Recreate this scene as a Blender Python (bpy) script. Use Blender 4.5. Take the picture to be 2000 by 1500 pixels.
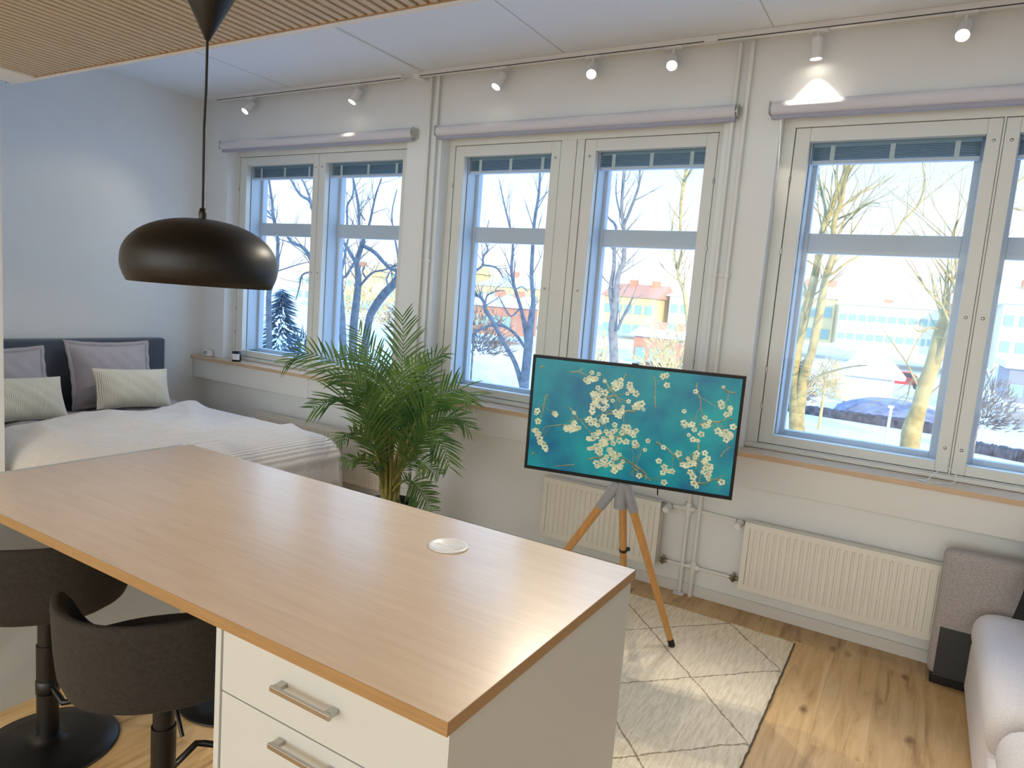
import bpy, math, random
from mathutils import Vector, Matrix, noise

for _o in list(bpy.data.objects):
    bpy.data.objects.remove(_o)
S = bpy.context.scene
COL = S.collection

def lin(c):
    return tuple(((v / 255 + 0.055) / 1.055) ** 2.4 if v / 255 > 0.04045 else v / 255 / 12.92 for v in c)

# ------------------------------------------------------------------ camera
cam_d = bpy.data.cameras.new('camera')
cam = bpy.data.objects.new('camera', cam_d)
COL.objects.link(cam)
fw = Vector((-0.50457946, 0.8545, -0.12340708))
rt = Vector((0.85351858, 0.51522882, 0.07775148))
up = Vector((-0.13002153, 0.06609843, 0.98930551))
m = Matrix((rt, up, -fw)).transposed().to_4x4()
m.translation = Vector((0, 0, 1.6))
cam.matrix_world = m
cam_d.sensor_width = 36
cam_d.lens = 1353.34 / 2000 * 36
cam_d.clip_start = 0.02
cam_d.clip_end = 600
S.camera = cam

# ------------------------------------------------------------------ world, sun, exposure
S.view_settings.view_transform = 'Standard'
S.view_settings.look = 'None'
S.view_settings.gamma = 1
S.view_settings.use_curve_mapping = False
S.view_settings.exposure = 0.13
wd = bpy.data.worlds.new('winter_sky')
S.world = wd
wd.use_nodes = True
wn, wl = wd.node_tree.nodes, wd.node_tree.links
wn.clear()
wo = wn.new('ShaderNodeOutputWorld'); wb = wn.new('ShaderNodeBackground')
wt = wn.new('ShaderNodeTexCoord'); ws = wn.new('ShaderNodeSeparateXYZ'); wr = wn.new('ShaderNodeValToRGB')
wl.new(wt.outputs['Generated'], ws.inputs[0]); wl.new(ws.outputs['Z'], wr.inputs[0])
cr = wr.color_ramp
cr.elements[0].position = 0.0; cr.elements[0].color = (0.42, 0.40, 0.37, 1)
cr.elements[1].position = 0.8; cr.elements[1].color = (0.34, 0.66, 1.25, 1)
e = cr.elements.new(0.06); e.color = (0.40, 0.43, 0.44, 1)
e = cr.elements.new(0.22); e.color = (0.29, 0.41, 0.52, 1)
wl.new(wr.outputs[0], wb.inputs[0]); wb.inputs[1].default_value = 3.0
wl.new(wb.outputs[0], wo.inputs[0])

def add_light(name, kind, loc, power, color, direction=None, **kw):
    d = bpy.data.lights.new(name, kind)
    d.energy = power; d.color = color
    for k, v in kw.items():
        setattr(d, k, v)
    o = bpy.data.objects.new(name, d); COL.objects.link(o); o.location = loc
    if direction is not None:
        o.rotation_euler = Vector(direction).to_track_quat('-Z', 'Y').to_euler()
    return o
add_light('sun', 'SUN', (20, -30, 30), 4.2, (1.0, 0.80, 0.42), (-0.62, 0.74, -0.22), angle=0.01)
# kitchen ceiling lights behind the camera, and an added fill light at the windowless back
add_light('kitchen_ceiling_light', 'AREA', (-1.4, -2.6, 2.46), 95, (1.0, 0.93, 0.84), (0, 0, -1), shape='RECTANGLE', size=5.5, size_y=2.6)
add_light('rear_window_daylight', 'AREA', (-1.6, -6.3, 1.35), 170, (0.86, 0.95, 1.0), (0, 1, 0.02), shape='RECTANGLE', size=7.2, size_y=2.2)

# ------------------------------------------------------------------ materials
def nt(name):
    mt = bpy.data.materials.new(name); mt.use_nodes = True
    n, l = mt.node_tree.nodes, mt.node_tree.links
    b = n['Principled BSDF']
    return mt, n, l, b
def simple(name, rgb, rough=0.6, metal=0.0, noise=0.0, nscale=20, bump=0.0, bscale=60, coat=0.0, sheen=0.0, spec=None):
    mt, n, l, b = nt(name)
    c = lin(rgb)
    b.inputs['Base Color'].default_value = (*c, 1)
    b.inputs['Roughness'].default_value = rough
    b.inputs['Metallic'].default_value = metal
    if coat: b.inputs['Coat Weight'].default_value = coat
    if sheen: b.inputs['Sheen Weight'].default_value = sheen
    if spec is not None: b.inputs['Specular IOR Level'].default_value = spec
    tc = n.new('ShaderNodeTexCoord')
    if noise:
        t = n.new('ShaderNodeTexNoise'); t.inputs['Scale'].default_value = nscale; t.inputs['Detail'].default_value = 5
        l.new(tc.outputs['Object'], t.inputs[0])
        r = n.new('ShaderNodeValToRGB')
        r.color_ramp.elements[0].position = 0.3; r.color_ramp.elements[1].position = 0.7
        r.color_ramp.elements[0].color = (*[v * (1 - noise) for v in c], 1)
        r.color_ramp.elements[1].color = (*[min(1, v * (1 + noise)) for v in c], 1)
        l.new(t.outputs[0], r.inputs[0]); l.new(r.outputs[0], b.inputs['Base Color'])
    if bump:
        t = n.new('ShaderNodeTexNoise'); t.inputs['Scale'].default_value = bscale; t.inputs['Detail'].default_value = 4
        l.new(tc.outputs['Object'], t.inputs[0])
        bp = n.new('ShaderNodeBump'); bp.inputs['Strength'].default_value = bump; bp.inputs['Distance'].default_value = 0.01
        l.new(t.outputs[0], bp.inputs['Height']); l.new(bp.outputs[0], b.inputs['Normal'])
    return mt
def emis(name, rgb, strength):
    mt, n, l, b = nt(name)
    b.inputs['Base Color'].default_value = (0.9, 0.9, 0.9, 1)
    b.inputs['Emission Color'].default_value = (*rgb, 1)
    b.inputs['Emission Strength'].default_value = strength
    return mt
def wood(name, light, dark, axis='X', scale=1.0, rough=0.4, stretch=14, coat=0.0, spec=0.5):
    mt, n, l, b = nt(name)
    tc = n.new('ShaderNodeTexCoord'); mp = n.new('ShaderNodeMapping')
    st = {'X': (1, stretch, stretch), 'Y': (stretch, 1, stretch), 'Z': (stretch, stretch, 1)}[axis]
    mp.inputs['Scale'].default_value = [v * scale for v in st]
    l.new(tc.outputs['Object'], mp.inputs[0])
    t = n.new('ShaderNodeTexNoise'); t.inputs['Scale'].default_value = 3; t.inputs['Detail'].default_value = 8; t.inputs['Roughness'].default_value = 0.65; t.inputs['Distortion'].default_value = 0.6
    l.new(mp.outputs[0], t.inputs[0])
    r = n.new('ShaderNodeValToRGB')
    r.color_ramp.elements[0].position = 0.3; r.color_ramp.elements[1].position = 0.68
    r.color_ramp.elements[0].color = (*lin(dark), 1); r.color_ramp.elements[1].color = (*lin(light), 1)
    l.new(t.outputs[0], r.inputs[0]); l.new(r.outputs[0], b.inputs['Base Color'])
    b.inputs['Roughness'].default_value = rough
    b.inputs['Coat Weight'].default_value = coat
    b.inputs['Specular IOR Level'].default_value = spec
    b.inputs['Coat Roughness'].default_value = 0.2; b.inputs['Coat IOR'].default_value = 1.65
    return mt
def math_node(n, l, op, a, bb=None, c=None):
    k = n.new('ShaderNodeMath'); k.operation = op
    for i, v in enumerate((a, bb, c)):
        if v is None: continue
        if isinstance(v, (int, float)): k.inputs[i].default_value = v
        else: l.new(v, k.inputs[i])
    return k.outputs[0]

M = {}
M['joint'] = simple('ceiling_joint', (196, 196, 192), 0.8)
M['blindbar'] = simple('blind_bar', (168, 168, 182), 0.6)  # darker grey carries the shaded underside of the roll
M['wall'] = simple('wall_paint', (236, 238, 236), 0.7, noise=0.015, nscale=3, bump=0.03, bscale=90)
M['ceiling'] = simple('ceiling_paint', (240, 244, 247), 0.8, noise=0.01, nscale=2)
M['trim'] = simple('trim_paint', (228, 226, 220), 0.45, noise=0.01, nscale=4)
M['frame'] = simple('window_frame_paint', (226, 227, 220), 0.4, noise=0.015, nscale=5)
M['outer'] = simple('outer_frame_paint', (196, 206, 214), 0.5, noise=0.02, nscale=5)
M['gasket'] = simple('frame_gap', (120, 114, 100), 0.7)
M['white'] = simple('white_laminate', (196, 198, 194), 0.42, noise=0.006, nscale=6)
M['whitegloss'] = simple('white_plastic', (238, 238, 238), 0.3)
M['rad'] = simple('radiator_enamel', (238, 234, 222), 0.38)
M['pipe'] = simple('pipe_paint', (236, 236, 230), 0.4)
M['steel'] = simple('brushed_steel', (190, 188, 184), 0.28, metal=1.0)
M['brass'] = simple('nickel_valve', (150, 140, 122), 0.35, metal=1.0)
M['black'] = simple('black_metal', (9, 9, 10), 0.38, noise=0.1)
M['blackmat'] = simple('black_satin', (10, 10, 10), 0.42, spec=0.4)
M['cord'] = simple('black_cable', (12, 12, 12), 0.6)
M['cavity'] = simple('blind_slat', (120, 146, 160), 0.45, metal=0.2)
M['blindtape'] = simple('ladder_tape', (190, 205, 205), 0.8)
M['blind'] = simple('roller_blind_cloth', (218, 217, 222), 0.75, bump=0.1, bscale=300)
M['metalgrey'] = simple('stand_grey_metal', (158, 162, 168), 0.42)
M['beech'] = wood('beech_leg', (214, 163, 98), (196, 141, 76), 'Z', 1.5, 0.4)
M['oak_top'] = wood('light_oak_laminate', (224, 197, 162), (210, 180, 144), 'X', 1.2, 0.34, 12, coat=1.0, spec=0.8)
M['oak_edge'] = wood('oak_edge_band', (166, 132, 88), (148, 114, 72), 'X', 2.0, 0.4, 30)
M['sill'] = wood('oak_sill', (214, 184, 152), (198, 166, 132), 'X', 1.4, 0.26, 24)
M['slat'] = wood('oak_slat', (206, 190, 162), (184, 166, 138), 'Y', 2.0, 0.5, 20)
M['felt'] = simple('black_felt', (14, 11, 8), 0.95)
M['headboard'] = simple('charcoal_upholstery', (84, 92, 104), 0.95, noise=0.35, nscale=160, bump=0.3, bscale=260, sheen=0.3)
M['grey_cotton'] = simple('grey_cotton', (172, 166, 170), 0.9, noise=0.05, nscale=12, bump=0.25, bscale=22)
M['sheet'] = simple('grey_bedding', (160, 154, 156), 0.9, noise=0.12, nscale=9, bump=0.5, bscale=14)
M['sofa_dark'] = simple('taupe_boucle', (178, 170, 167), 0.95, noise=0.2, nscale=150, bump=0.5, bscale=220, sheen=0.2)
M['sofa_light'] = simple('pale_boucle', (222, 216, 214), 0.95, noise=0.08, nscale=170, bump=0.4, bscale=200, sheen=0.2)
M['stool'] = simple('brown_black_felt', (46, 42, 37), 0.95, noise=0.25, nscale=90, bump=0.3, bscale=200)
M['stool_in'] = simple('dark_seat_felt', (15, 15, 18), 0.9, noise=0.15, nscale=80)
M['soil'] = simple('potting_soil', (40, 30, 22), 0.95, noise=0.3, nscale=40, bump=0.6, bscale=60)
M['stem'] = simple('palm_stem', (140, 134, 70), 0.5, noise=0.35, nscale=14)
def leafmat():
    mt, n, l, b = nt('palm_leaf')
    tc = n.new('ShaderNodeTexCoord')
    t = n.new('ShaderNodeTexNoise'); t.inputs['Scale'].default_value = 5
    l.new(tc.outputs['Object'], t.inputs[0])
    r = n.new('ShaderNodeValToRGB')
    r.color_ramp.elements[0].position = 0.35; r.color_ramp.elements[1].position = 0.66
    r.color_ramp.elements[0].color = (*lin((46, 84, 48)), 1); r.color_ramp.elements[1].color = (*lin((116, 144, 78)), 1)
    l.new(t.outputs[0], r.inputs[0]); l.new(r.outputs[0], b.inputs['Base Color'])
    b.inputs['Roughness'].default_value = 0.26
    b.inputs['Transmission Weight'].default_value = 0.0
    tr = n.new('ShaderNodeBsdfTranslucent'); tr.inputs[0].default_value = (*lin((110, 150, 60)), 1)
    mx = n.new('ShaderNodeMixShader'); mx.inputs[0].default_value = 0.22
    l.new(b.outputs[0], mx.inputs[1]); l.new(tr.outputs[0], mx.inputs[2])
    l.new(mx.outputs[0], n['Material Output'].inputs[0])
    return mt
M['leaf'] = leafmat()
def knit(name, a, c, sc, direction='Y', bump=0.6):
    mt, n, l, b = nt(name)
    tc = n.new('ShaderNodeTexCoord')
    w = n.new('ShaderNodeTexWave'); w.bands_direction = direction; w.inputs['Scale'].default_value = sc; w.inputs['Distortion'].default_value = 1.2; w.inputs['Detail'].default_value = 2; w.inputs['Detail Scale'].default_value = 2
    l.new(tc.outputs['Object'], w.inputs[0])
    r = n.new('ShaderNodeValToRGB')
    r.color_ramp.elements[0].color = (*lin(c), 1); r.color_ramp.elements[1].color = (*lin(a), 1); r.color_ramp.elements[1].position = 0.6
    l.new(w.outputs[1], r.inputs[0]); l.new(r.outputs[0], b.inputs['Base Color'])
    bp = n.new('ShaderNodeBump'); bp.inputs['Strength'].default_value = bump; bp.inputs['Distance'].default_value = 0.006
    l.new(w.outputs[1], bp.inputs['Height']); l.new(bp.outputs[0], b.inputs['Normal'])
    b.inputs['Roughness'].default_value = 0.95
    return mt
M['throw'] = knit('ribbed_throw', (224, 219, 213), (198, 191, 182), 17.0, 'X', 0.5)
M['cream_cord'] = knit('cream_corduroy', (232, 226, 208), (206, 198, 176), 30.0, 'X', 0.5)
def floormat():
    mt, n, l, b = nt('oak_plank_floor')
    tc = n.new('ShaderNodeTexCoord')
    sp = n.new('ShaderNodeSeparateXYZ'); l.new(tc.outputs['Object'], sp.inputs[0])
    cb = n.new('ShaderNodeCombineXYZ'); l.new(sp.outputs['Y'], cb.inputs['X']); l.new(sp.outputs['X'], cb.inputs['Y'])
    br = n.new('ShaderNodeTexBrick')
    br.inputs['Scale'].default_value = 1.0
    br.inputs['Brick Width'].default_value = 1.38; br.inputs['Row Height'].default_value = 0.193
    br.inputs['Mortar Size'].default_value = 0.0009; br.inputs['Mortar Smooth'].default_value = 0.3
    br.inputs['Color1'].default_value = (0.0, 0.0, 0.0, 1); br.inputs['Color2'].default_value = (1, 1, 1, 1); br.inputs['Mortar'].default_value = (0.3, 0.3, 0.3, 1)
    br.offset = 0.37
    l.new(cb.outputs[0], br.inputs[0])
    # offset the grain per plank
    vm = n.new('ShaderNodeVectorMath'); vm.operation = 'MULTIPLY_ADD'
    l.new(br.outputs['Color'], vm.inputs[0]); vm.inputs[1].default_value = (7, 3, 5)
    mp = n.new('ShaderNodeMapping'); mp.inputs['Scale'].default_value = (11, 1.1, 1)
    l.new(tc.outputs['Object'], mp.inputs[0]); l.new(mp.outputs[0], vm.inputs[2])
    t = n.new('ShaderNodeTexNoise'); t.inputs['Scale'].default_value = 2.0; t.inputs['Detail'].default_value = 9; t.inputs['Roughness'].default_value = 0.62; t.inputs['Distortion'].default_value = 0.8
    l.new(vm.outputs[0], t.inputs[0])
    r = n.new('ShaderNodeValToRGB')
    r.color_ramp.elements[0].position = 0.28; r.color_ramp.elements[1].position = 0.72
    r.color_ramp.elements[0].color = (*lin((160, 122, 78)), 1); r.color_ramp.elements[1].color = (*lin((226, 192, 142)), 1)
    e = r.color_ramp.elements.new(0.47); e.color = (*lin((208, 170, 114)), 1)
    l.new(t.outputs[0], r.inputs[0])
    # knots
    mp2 = n.new('ShaderNodeMapping'); mp2.inputs['Scale'].default_value = (7.5, 3.0, 1)
    l.new(tc.outputs['Object'], mp2.inputs[0])
    t3 = n.new('ShaderNodeTexNoise'); t3.inputs['Scale'].default_value = 5; t3.inputs['Detail'].default_value = 3
    l.new(tc.outputs['Object'], t3.inputs[0])
    ad = n.new('ShaderNodeVectorMath'); ad.operation = 'MULTIPLY_ADD'
    l.new(t3.outputs['Color'], ad.inputs[0]); ad.inputs[1].default_value = (0.5, 0.5, 0); l.new(mp2.outputs[0], ad.inputs[2])
    vo = n.new('ShaderNodeTexVoronoi'); vo.inputs['Scale'].default_value = 1.0
    l.new(ad.outputs[0], vo.inputs[0])
    r2 = n.new('ShaderNodeValToRGB')
    r2.color_ramp.elements[0].position = 0.03; r2.color_ramp.elements[0].color = (0.30, 0.21, 0.13, 1)
    r2.color_ramp.elements[1].position = 0.17; r2.color_ramp.elements[1].color = (1, 1, 1, 1)
    l.new(vo.outputs['Distance'], r2.inputs[0])
    mx = n.new('ShaderNodeMix'); mx.data_type = 'RGBA'; mx.blend_type = 'MULTIPLY'; mx.inputs[0].default_value = 0.95
    l.new(r.outputs[0], mx.inputs[6]); l.new(r2.outputs[0], mx.inputs[7])
    # plank tone + seam
    mr = n.new('ShaderNodeMapRange'); mr.inputs[3].default_value = 0.9; mr.inputs[4].default_value = 1.06
    l.new(br.outputs['Color'], mr.inputs[0])
    sm = math_node(n, l, 'MULTIPLY_ADD', br.outputs['Fac'], -0.18, 1.0)
    tt = math_node(n, l, 'MULTIPLY', mr.outputs[0], sm)
    cc = n.new('ShaderNodeCombineColor')
    for i in range(3): l.new(tt, cc.inputs[i])
    mx2 = n.new('ShaderNodeMix'); mx2.data_type = 'RGBA'; mx2.blend_type = 'MULTIPLY'; mx2.inputs[0].default_value = 1
    l.new(mx.outputs[2], mx2.inputs[6]); l.new(cc.outputs[0], mx2.inputs[7])
    l.new(mx2.outputs[2], b.inputs['Base Color'])
    b.inputs['Roughness'].default_value = 0.42
    return mt
M['floor'] = floormat()
def rugmat():
    mt, n, l, b = nt('cream_rug_pile')
    tc = n.new('ShaderNodeTexCoord')
    nz = n.new('ShaderNodeTexNoise'); nz.inputs['Scale'].default_value = 9; nz.inputs['Detail'].default_value = 3
    l.new(tc.outputs['Object'], nz.inputs[0])
    ad = n.new('ShaderNodeVectorMath'); ad.operation = 'MULTIPLY_ADD'
    l.new(nz.outputs['Color'], ad.inputs[0]); ad.inputs[1].default_value = (0.022, 0.022, 0); l.new(tc.outputs['Object'], ad.inputs[2])
    sp = n.new('ShaderNodeSeparateXYZ'); l.new(ad.outputs[0], sp.inputs[0])
    outs = []
    for sgn, off, P in ((1.05, 2.205, 0.66), (-1.05, 3.635, 0.65)):
        v = math_node(n, l, 'MULTIPLY_ADD', sp.outputs['X'], sgn, sp.outputs['Y'])
        v = math_node(n, l, 'ADD', v, 40 * P - off + P / 2)
        v = math_node(n, l, 'MODULO', v, P)
        v = math_node(n, l, 'SUBTRACT', v, P / 2)
        outs.append(math_node(n, l, 'ABSOLUTE', v))
    mn = math_node(n, l, 'MINIMUM', *outs)
    fine = n.new('ShaderNodeTexNoise'); fine.inputs['Scale'].default_value = 60; fine.inputs['Detail'].default_value = 3
    l.new(tc.outputs['Object'], fine.inputs[0])
    mn2 = math_node(n, l, 'MULTIPLY_ADD', fine.outputs[0], 0.014, mn)
    r = n.new('ShaderNodeValToRGB')
    r.color_ramp.elements[0].position = 0.0085; r.color_ramp.elements[0].color = (*lin((136, 122, 96)), 1)
    r.color_ramp.elements[1].position = 0.0145; r.color_ramp.elements[1].color = (1, 1, 1, 1)
    l.new(mn2, r.inputs[0])
    mp = n.new('ShaderNodeMapping'); mp.inputs['Scale'].default_value = (28, 3.5, 1); mp.inputs['Rotation'].default_value = (0, 0, 0.5)
    l.new(tc.outputs['Object'], mp.inputs[0])
    st = n.new('ShaderNodeTexNoise'); st.inputs['Scale'].default_value = 3; st.inputs['Detail'].default_value = 5
    l.new(mp.outputs[0], st.inputs[0])
    r2 = n.new('ShaderNodeValToRGB')
    r2.color_ramp.elements[0].position = 0.3; r2.color_ramp.elements[0].color = (*lin((222, 206, 176)), 1)
    r2.color_ramp.elements[1].position = 0.6; r2.color_ramp.elements[1].color = (*lin((246, 233, 206)), 1)
    l.new(st.outputs[0], r2.inputs[0])
    mx = n.new('ShaderNodeMix'); mx.data_type = 'RGBA'; mx.blend_type = 'MULTIPLY'; mx.inputs[0].default_value = 0.85
    l.new(r2.outputs[0], mx.inputs[6]); l.new(r.outputs[0], mx.inputs[7]); l.new(mx.outputs[2], b.inputs['Base Color'])
    bp = n.new('ShaderNodeBump'); bp.inputs['Strength'].default_value = 0.7; bp.inputs['Distance'].default_value = 0.012
    s2 = math_node(n, l, 'ADD', fine.outputs[0], st.outputs[0])
    l.new(s2, bp.inputs['Height']); l.new(bp.outputs[0], b.inputs['Normal'])
    b.inputs['Roughness'].default_value = 0.97
    return mt
M['rug'] = rugmat()
def glassmat(name, refl, tint=(1, 1, 1)):
    mt, n, l, b = nt(name)
    tr = n.new('ShaderNodeBsdfTransparent'); tr.inputs[0].default_value = (*tint, 1)
    gl = n.new('ShaderNodeBsdfGlossy'); gl.inputs['Roughness'].default_value = 0.02
    lw = n.new('ShaderNodeLayerWeight'); lw.inputs[0].default_value = 0.5
    fm = math_node(n, l, 'MULTIPLY_ADD', math_node(n, l, 'POWER', lw.outputs['Facing'], 5.0), 0.9 * refl, 0.03 * refl)
    mx = n.new('ShaderNodeMixShader')
    l.new(fm, mx.inputs[0]); l.new(tr.outputs[0], mx.inputs[1]); l.new(gl.outputs[0], mx.inputs[2])
    l.new(mx.outputs[0], n['Material Output'].inputs[0])
    return mt
M['glass'] = glassmat('window_glass', 0.4, (0.985, 0.995, 1.0))
M['candle'] = simple('candle_black_glass', (22, 26, 30), 0.12)
M['label'] = simple('paper_label', (226, 226, 232), 0.7)
M['wax'] = simple('candle_wax', (236, 228, 208), 0.5)
M['bark'] = simple('bark', (172, 154, 108), 0.9, noise=0.35, nscale=6)  # bark with the low sun's yellow put into its colour
M['barkblue'] = simple('dark_bark', (126, 128, 132), 0.9, noise=0.3, nscale=6)  # bark with bluish shade put into its colour
M['snow'] = simple('snow', (222, 226, 234), 0.9, noise=0.05, nscale=0.25, bump=0.4, bscale=0.8)
M['hedge'] = simple('bare_hedge', (140, 126, 114), 0.95, noise=0.6, nscale=3.5)
M['stonewall'] = simple('dark_stone', (74, 76, 84), 0.95, noise=0.6, nscale=2.5)
M['slotgrey'] = simple('track_slot', (70, 72, 72), 0.7)
M['fir'] = simple('fir_needles', (92, 106, 116), 0.95, noise=0.3, nscale=5)
M['bcream'] = simple('cream_facade', (222, 210, 176), 0.9, noise=0.08, nscale=0.5)
M['bochre'] = simple('ochre_facade', (222, 200, 146), 0.9, noise=0.1, nscale=0.5)
M['bred'] = simple('red_brick_facade', (186, 136, 112), 0.9, noise=0.15, nscale=0.7)
M['bwhite'] = simple('white_facade', (214, 208, 196), 0.9, noise=0.05, nscale=0.5)
M['bgrey'] = simple('grey_facade', (140, 142, 150), 0.9, noise=0.05, nscale=0.5)
M['roofred'] = simple('red_roof', (196, 140, 112), 0.9, noise=0.1)
M['winblue'] = simple('facade_window', (140, 168, 156), 0.4)
M['carred'] = simple('red_car_paint', (190, 40, 44), 0.3)
M['tyre'] = simple('tyre', (25, 25, 26), 0.8)
M['scrub'] = simple('winter_scrub', (214, 190, 136), 0.95, noise=0.35, nscale=1.2)

# ------------------------------------------------------------------ mesh helpers
class MB:
    def __init__(s): s.v = []; s.f = []; s.sm = []
    def add(s, vs, fs, smooth=False):
        o = len(s.v); s.v += [tuple(v) for v in vs]
        for f in fs: s.f.append(tuple(i + o for i in f)); s.sm.append(smooth)
        return s
    def box(s, x0, x1, y0, y1, z0, z1, mat=None):
        vs = [Vector(p) for p in ((x0, y0, z0), (x1, y0, z0), (x1, y1, z0), (x0, y1, z0), (x0, y0, z1), (x1, y0, z1), (x1, y1, z1), (x0, y1, z1))]
        if mat is not None: vs = [mat @ v for v in vs]
        return s.add(vs, [(0, 3, 2, 1), (4, 5, 6, 7), (0, 1, 5, 4), (1, 2, 6, 5), (2, 3, 7, 6), (3, 0, 4, 7)])
    def ring_loft(s, rings, cap0=True, cap1=True, smooth=True):
        n = len(rings[0]); o = []
        vs = [p for r in rings for p in r]
        fs = []
        for k in range(len(rings) - 1):
            for i in range(n):
                j = (i + 1) % n
                fs.append((k * n + i, k * n + j, (k + 1) * n + j, (k + 1) * n + i))
        s.add(vs, fs, smooth)
        if cap0: s.add(rings[0], [tuple(range(n))[::-1]])
        if cap1: s.add(rings[-1], [tuple(range(n))])
        return s
    def tube(s, pts, rad, n=10, cap=True, smooth=True):
        pts = [Vector(p) for p in pts]
        if not isinstance(rad, (list, tuple)): rad = [rad] * len(pts)
        rings = []
        ref = None
        for i, p in enumerate(pts):
            a = pts[max(i - 1, 0)]; b = pts[min(i + 1, len(pts) - 1)]
            d = (b - a).normalized()
            if ref is None:
                ref = Vector((0, 0, 1)) if abs(d.z) < 0.9 else Vector((1, 0, 0))
            u = (ref - d * ref.dot(d))
            if u.length < 1e-5: u = d.orthogonal()
            u.normalize(); w = d.cross(u); ref = u
            rings.append([p + (u * math.cos(2 * math.pi * k / n) + w * math.sin(2 * math.pi * k / n)) * rad[i] for k in range(n)])
        return s.ring_loft(rings, cap, cap, smooth)
    def lathe(s, prof, c=(0, 0, 0), n=32, mat=None, cap0=False, cap1=False, smooth=True):
        rings = []
        for r, z in prof:
            R = [Vector((r * math.cos(2 * math.pi * k / n), r * math.sin(2 * math.pi * k / n), z)) for k in range(n)]
            if mat is not None: R = [mat @ v for v in R]
            rings.append([v + Vector(c) for v in R])
        return s.ring_loft(rings, cap0, cap1, smooth)
    def build(s, name, mat, parent=None, bevel=0, seg=2, sub=0, smooth=None, solid=0):
        me = bpy.data.meshes.new(name)
        me.from_pydata(s.v, [], s.f)
        me.materials.append(mat)
        me.polygons.foreach_set('use_smooth', [bool(a) if smooth is None else smooth for a in s.sm])
        me.update()
        ob = bpy.data.objects.new(name, me); COL.objects.link(ob)
        if parent is not None: ob.parent = parent
        if solid:
            md = ob.modifiers.new('solid', 'SOLIDIFY'); md.thickness = solid; md.offset = 0
        if bevel:
            md = ob.modifiers.new('bevel', 'BEVEL'); md.width = bevel; md.segments = seg; md.limit_method = 'ANGLE'
        if sub:
            md = ob.modifiers.new('sub', 'SUBSURF'); md.levels = sub; md.render_levels = sub
        return ob
def build_multi(name, parts, parent=None):
    vs, fs, mi = [], [], []
    for k, (mb, mt) in enumerate(parts):
        o = len(vs); vs += mb.v
        fs += [tuple(i + o for i in f) for f in mb.f]; mi += [k] * len(mb.f)
    me = bpy.data.meshes.new(name); me.from_pydata(vs, [], fs)
    for _, mt in parts: me.materials.append(mt)
    me.polygons.foreach_set('material_index', mi); me.update()
    ob = bpy.data.objects.new(name, me); COL.objects.link(ob); ob.parent = parent
    return ob
def tag(o, label, cat, group=None, kind=None):
    o['label'] = label; o['category'] = cat
    if group: o['group'] = group
    if kind: o['kind'] = kind
    return o
def thing(name, loc, label, cat, group=None, rotz=0):
    o = bpy.data.objects.new(name, None); COL.objects.link(o)
    o.location = loc; o.rotation_euler = (0, 0, rotz); o.empty_display_size = 0.05
    return tag(o, label, cat, group)
def struct(ob):
    ob['kind'] = 'structure'
    return ob
def copy_tree(o, parent=None):
    c = o.copy(); COL.objects.link(c); c.parent = parent
    for ch in [k for k in COL.objects if k.parent == o]:
        copy_tree(ch, c)
    return c
def rrect(hx, hy, r, n=6):
    out = []
    for cx, cy, a0 in ((hx - r, hy - r, 0), (-hx + r, hy - r, 90), (-hx + r, -hy + r, 180), (hx - r, -hy + r, 270)):
        for k in range(n + 1):
            a = math.radians(a0 + 90 * k / n); out.append((cx + r * math.cos(a), cy + r * math.sin(a)))
    return out
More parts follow.
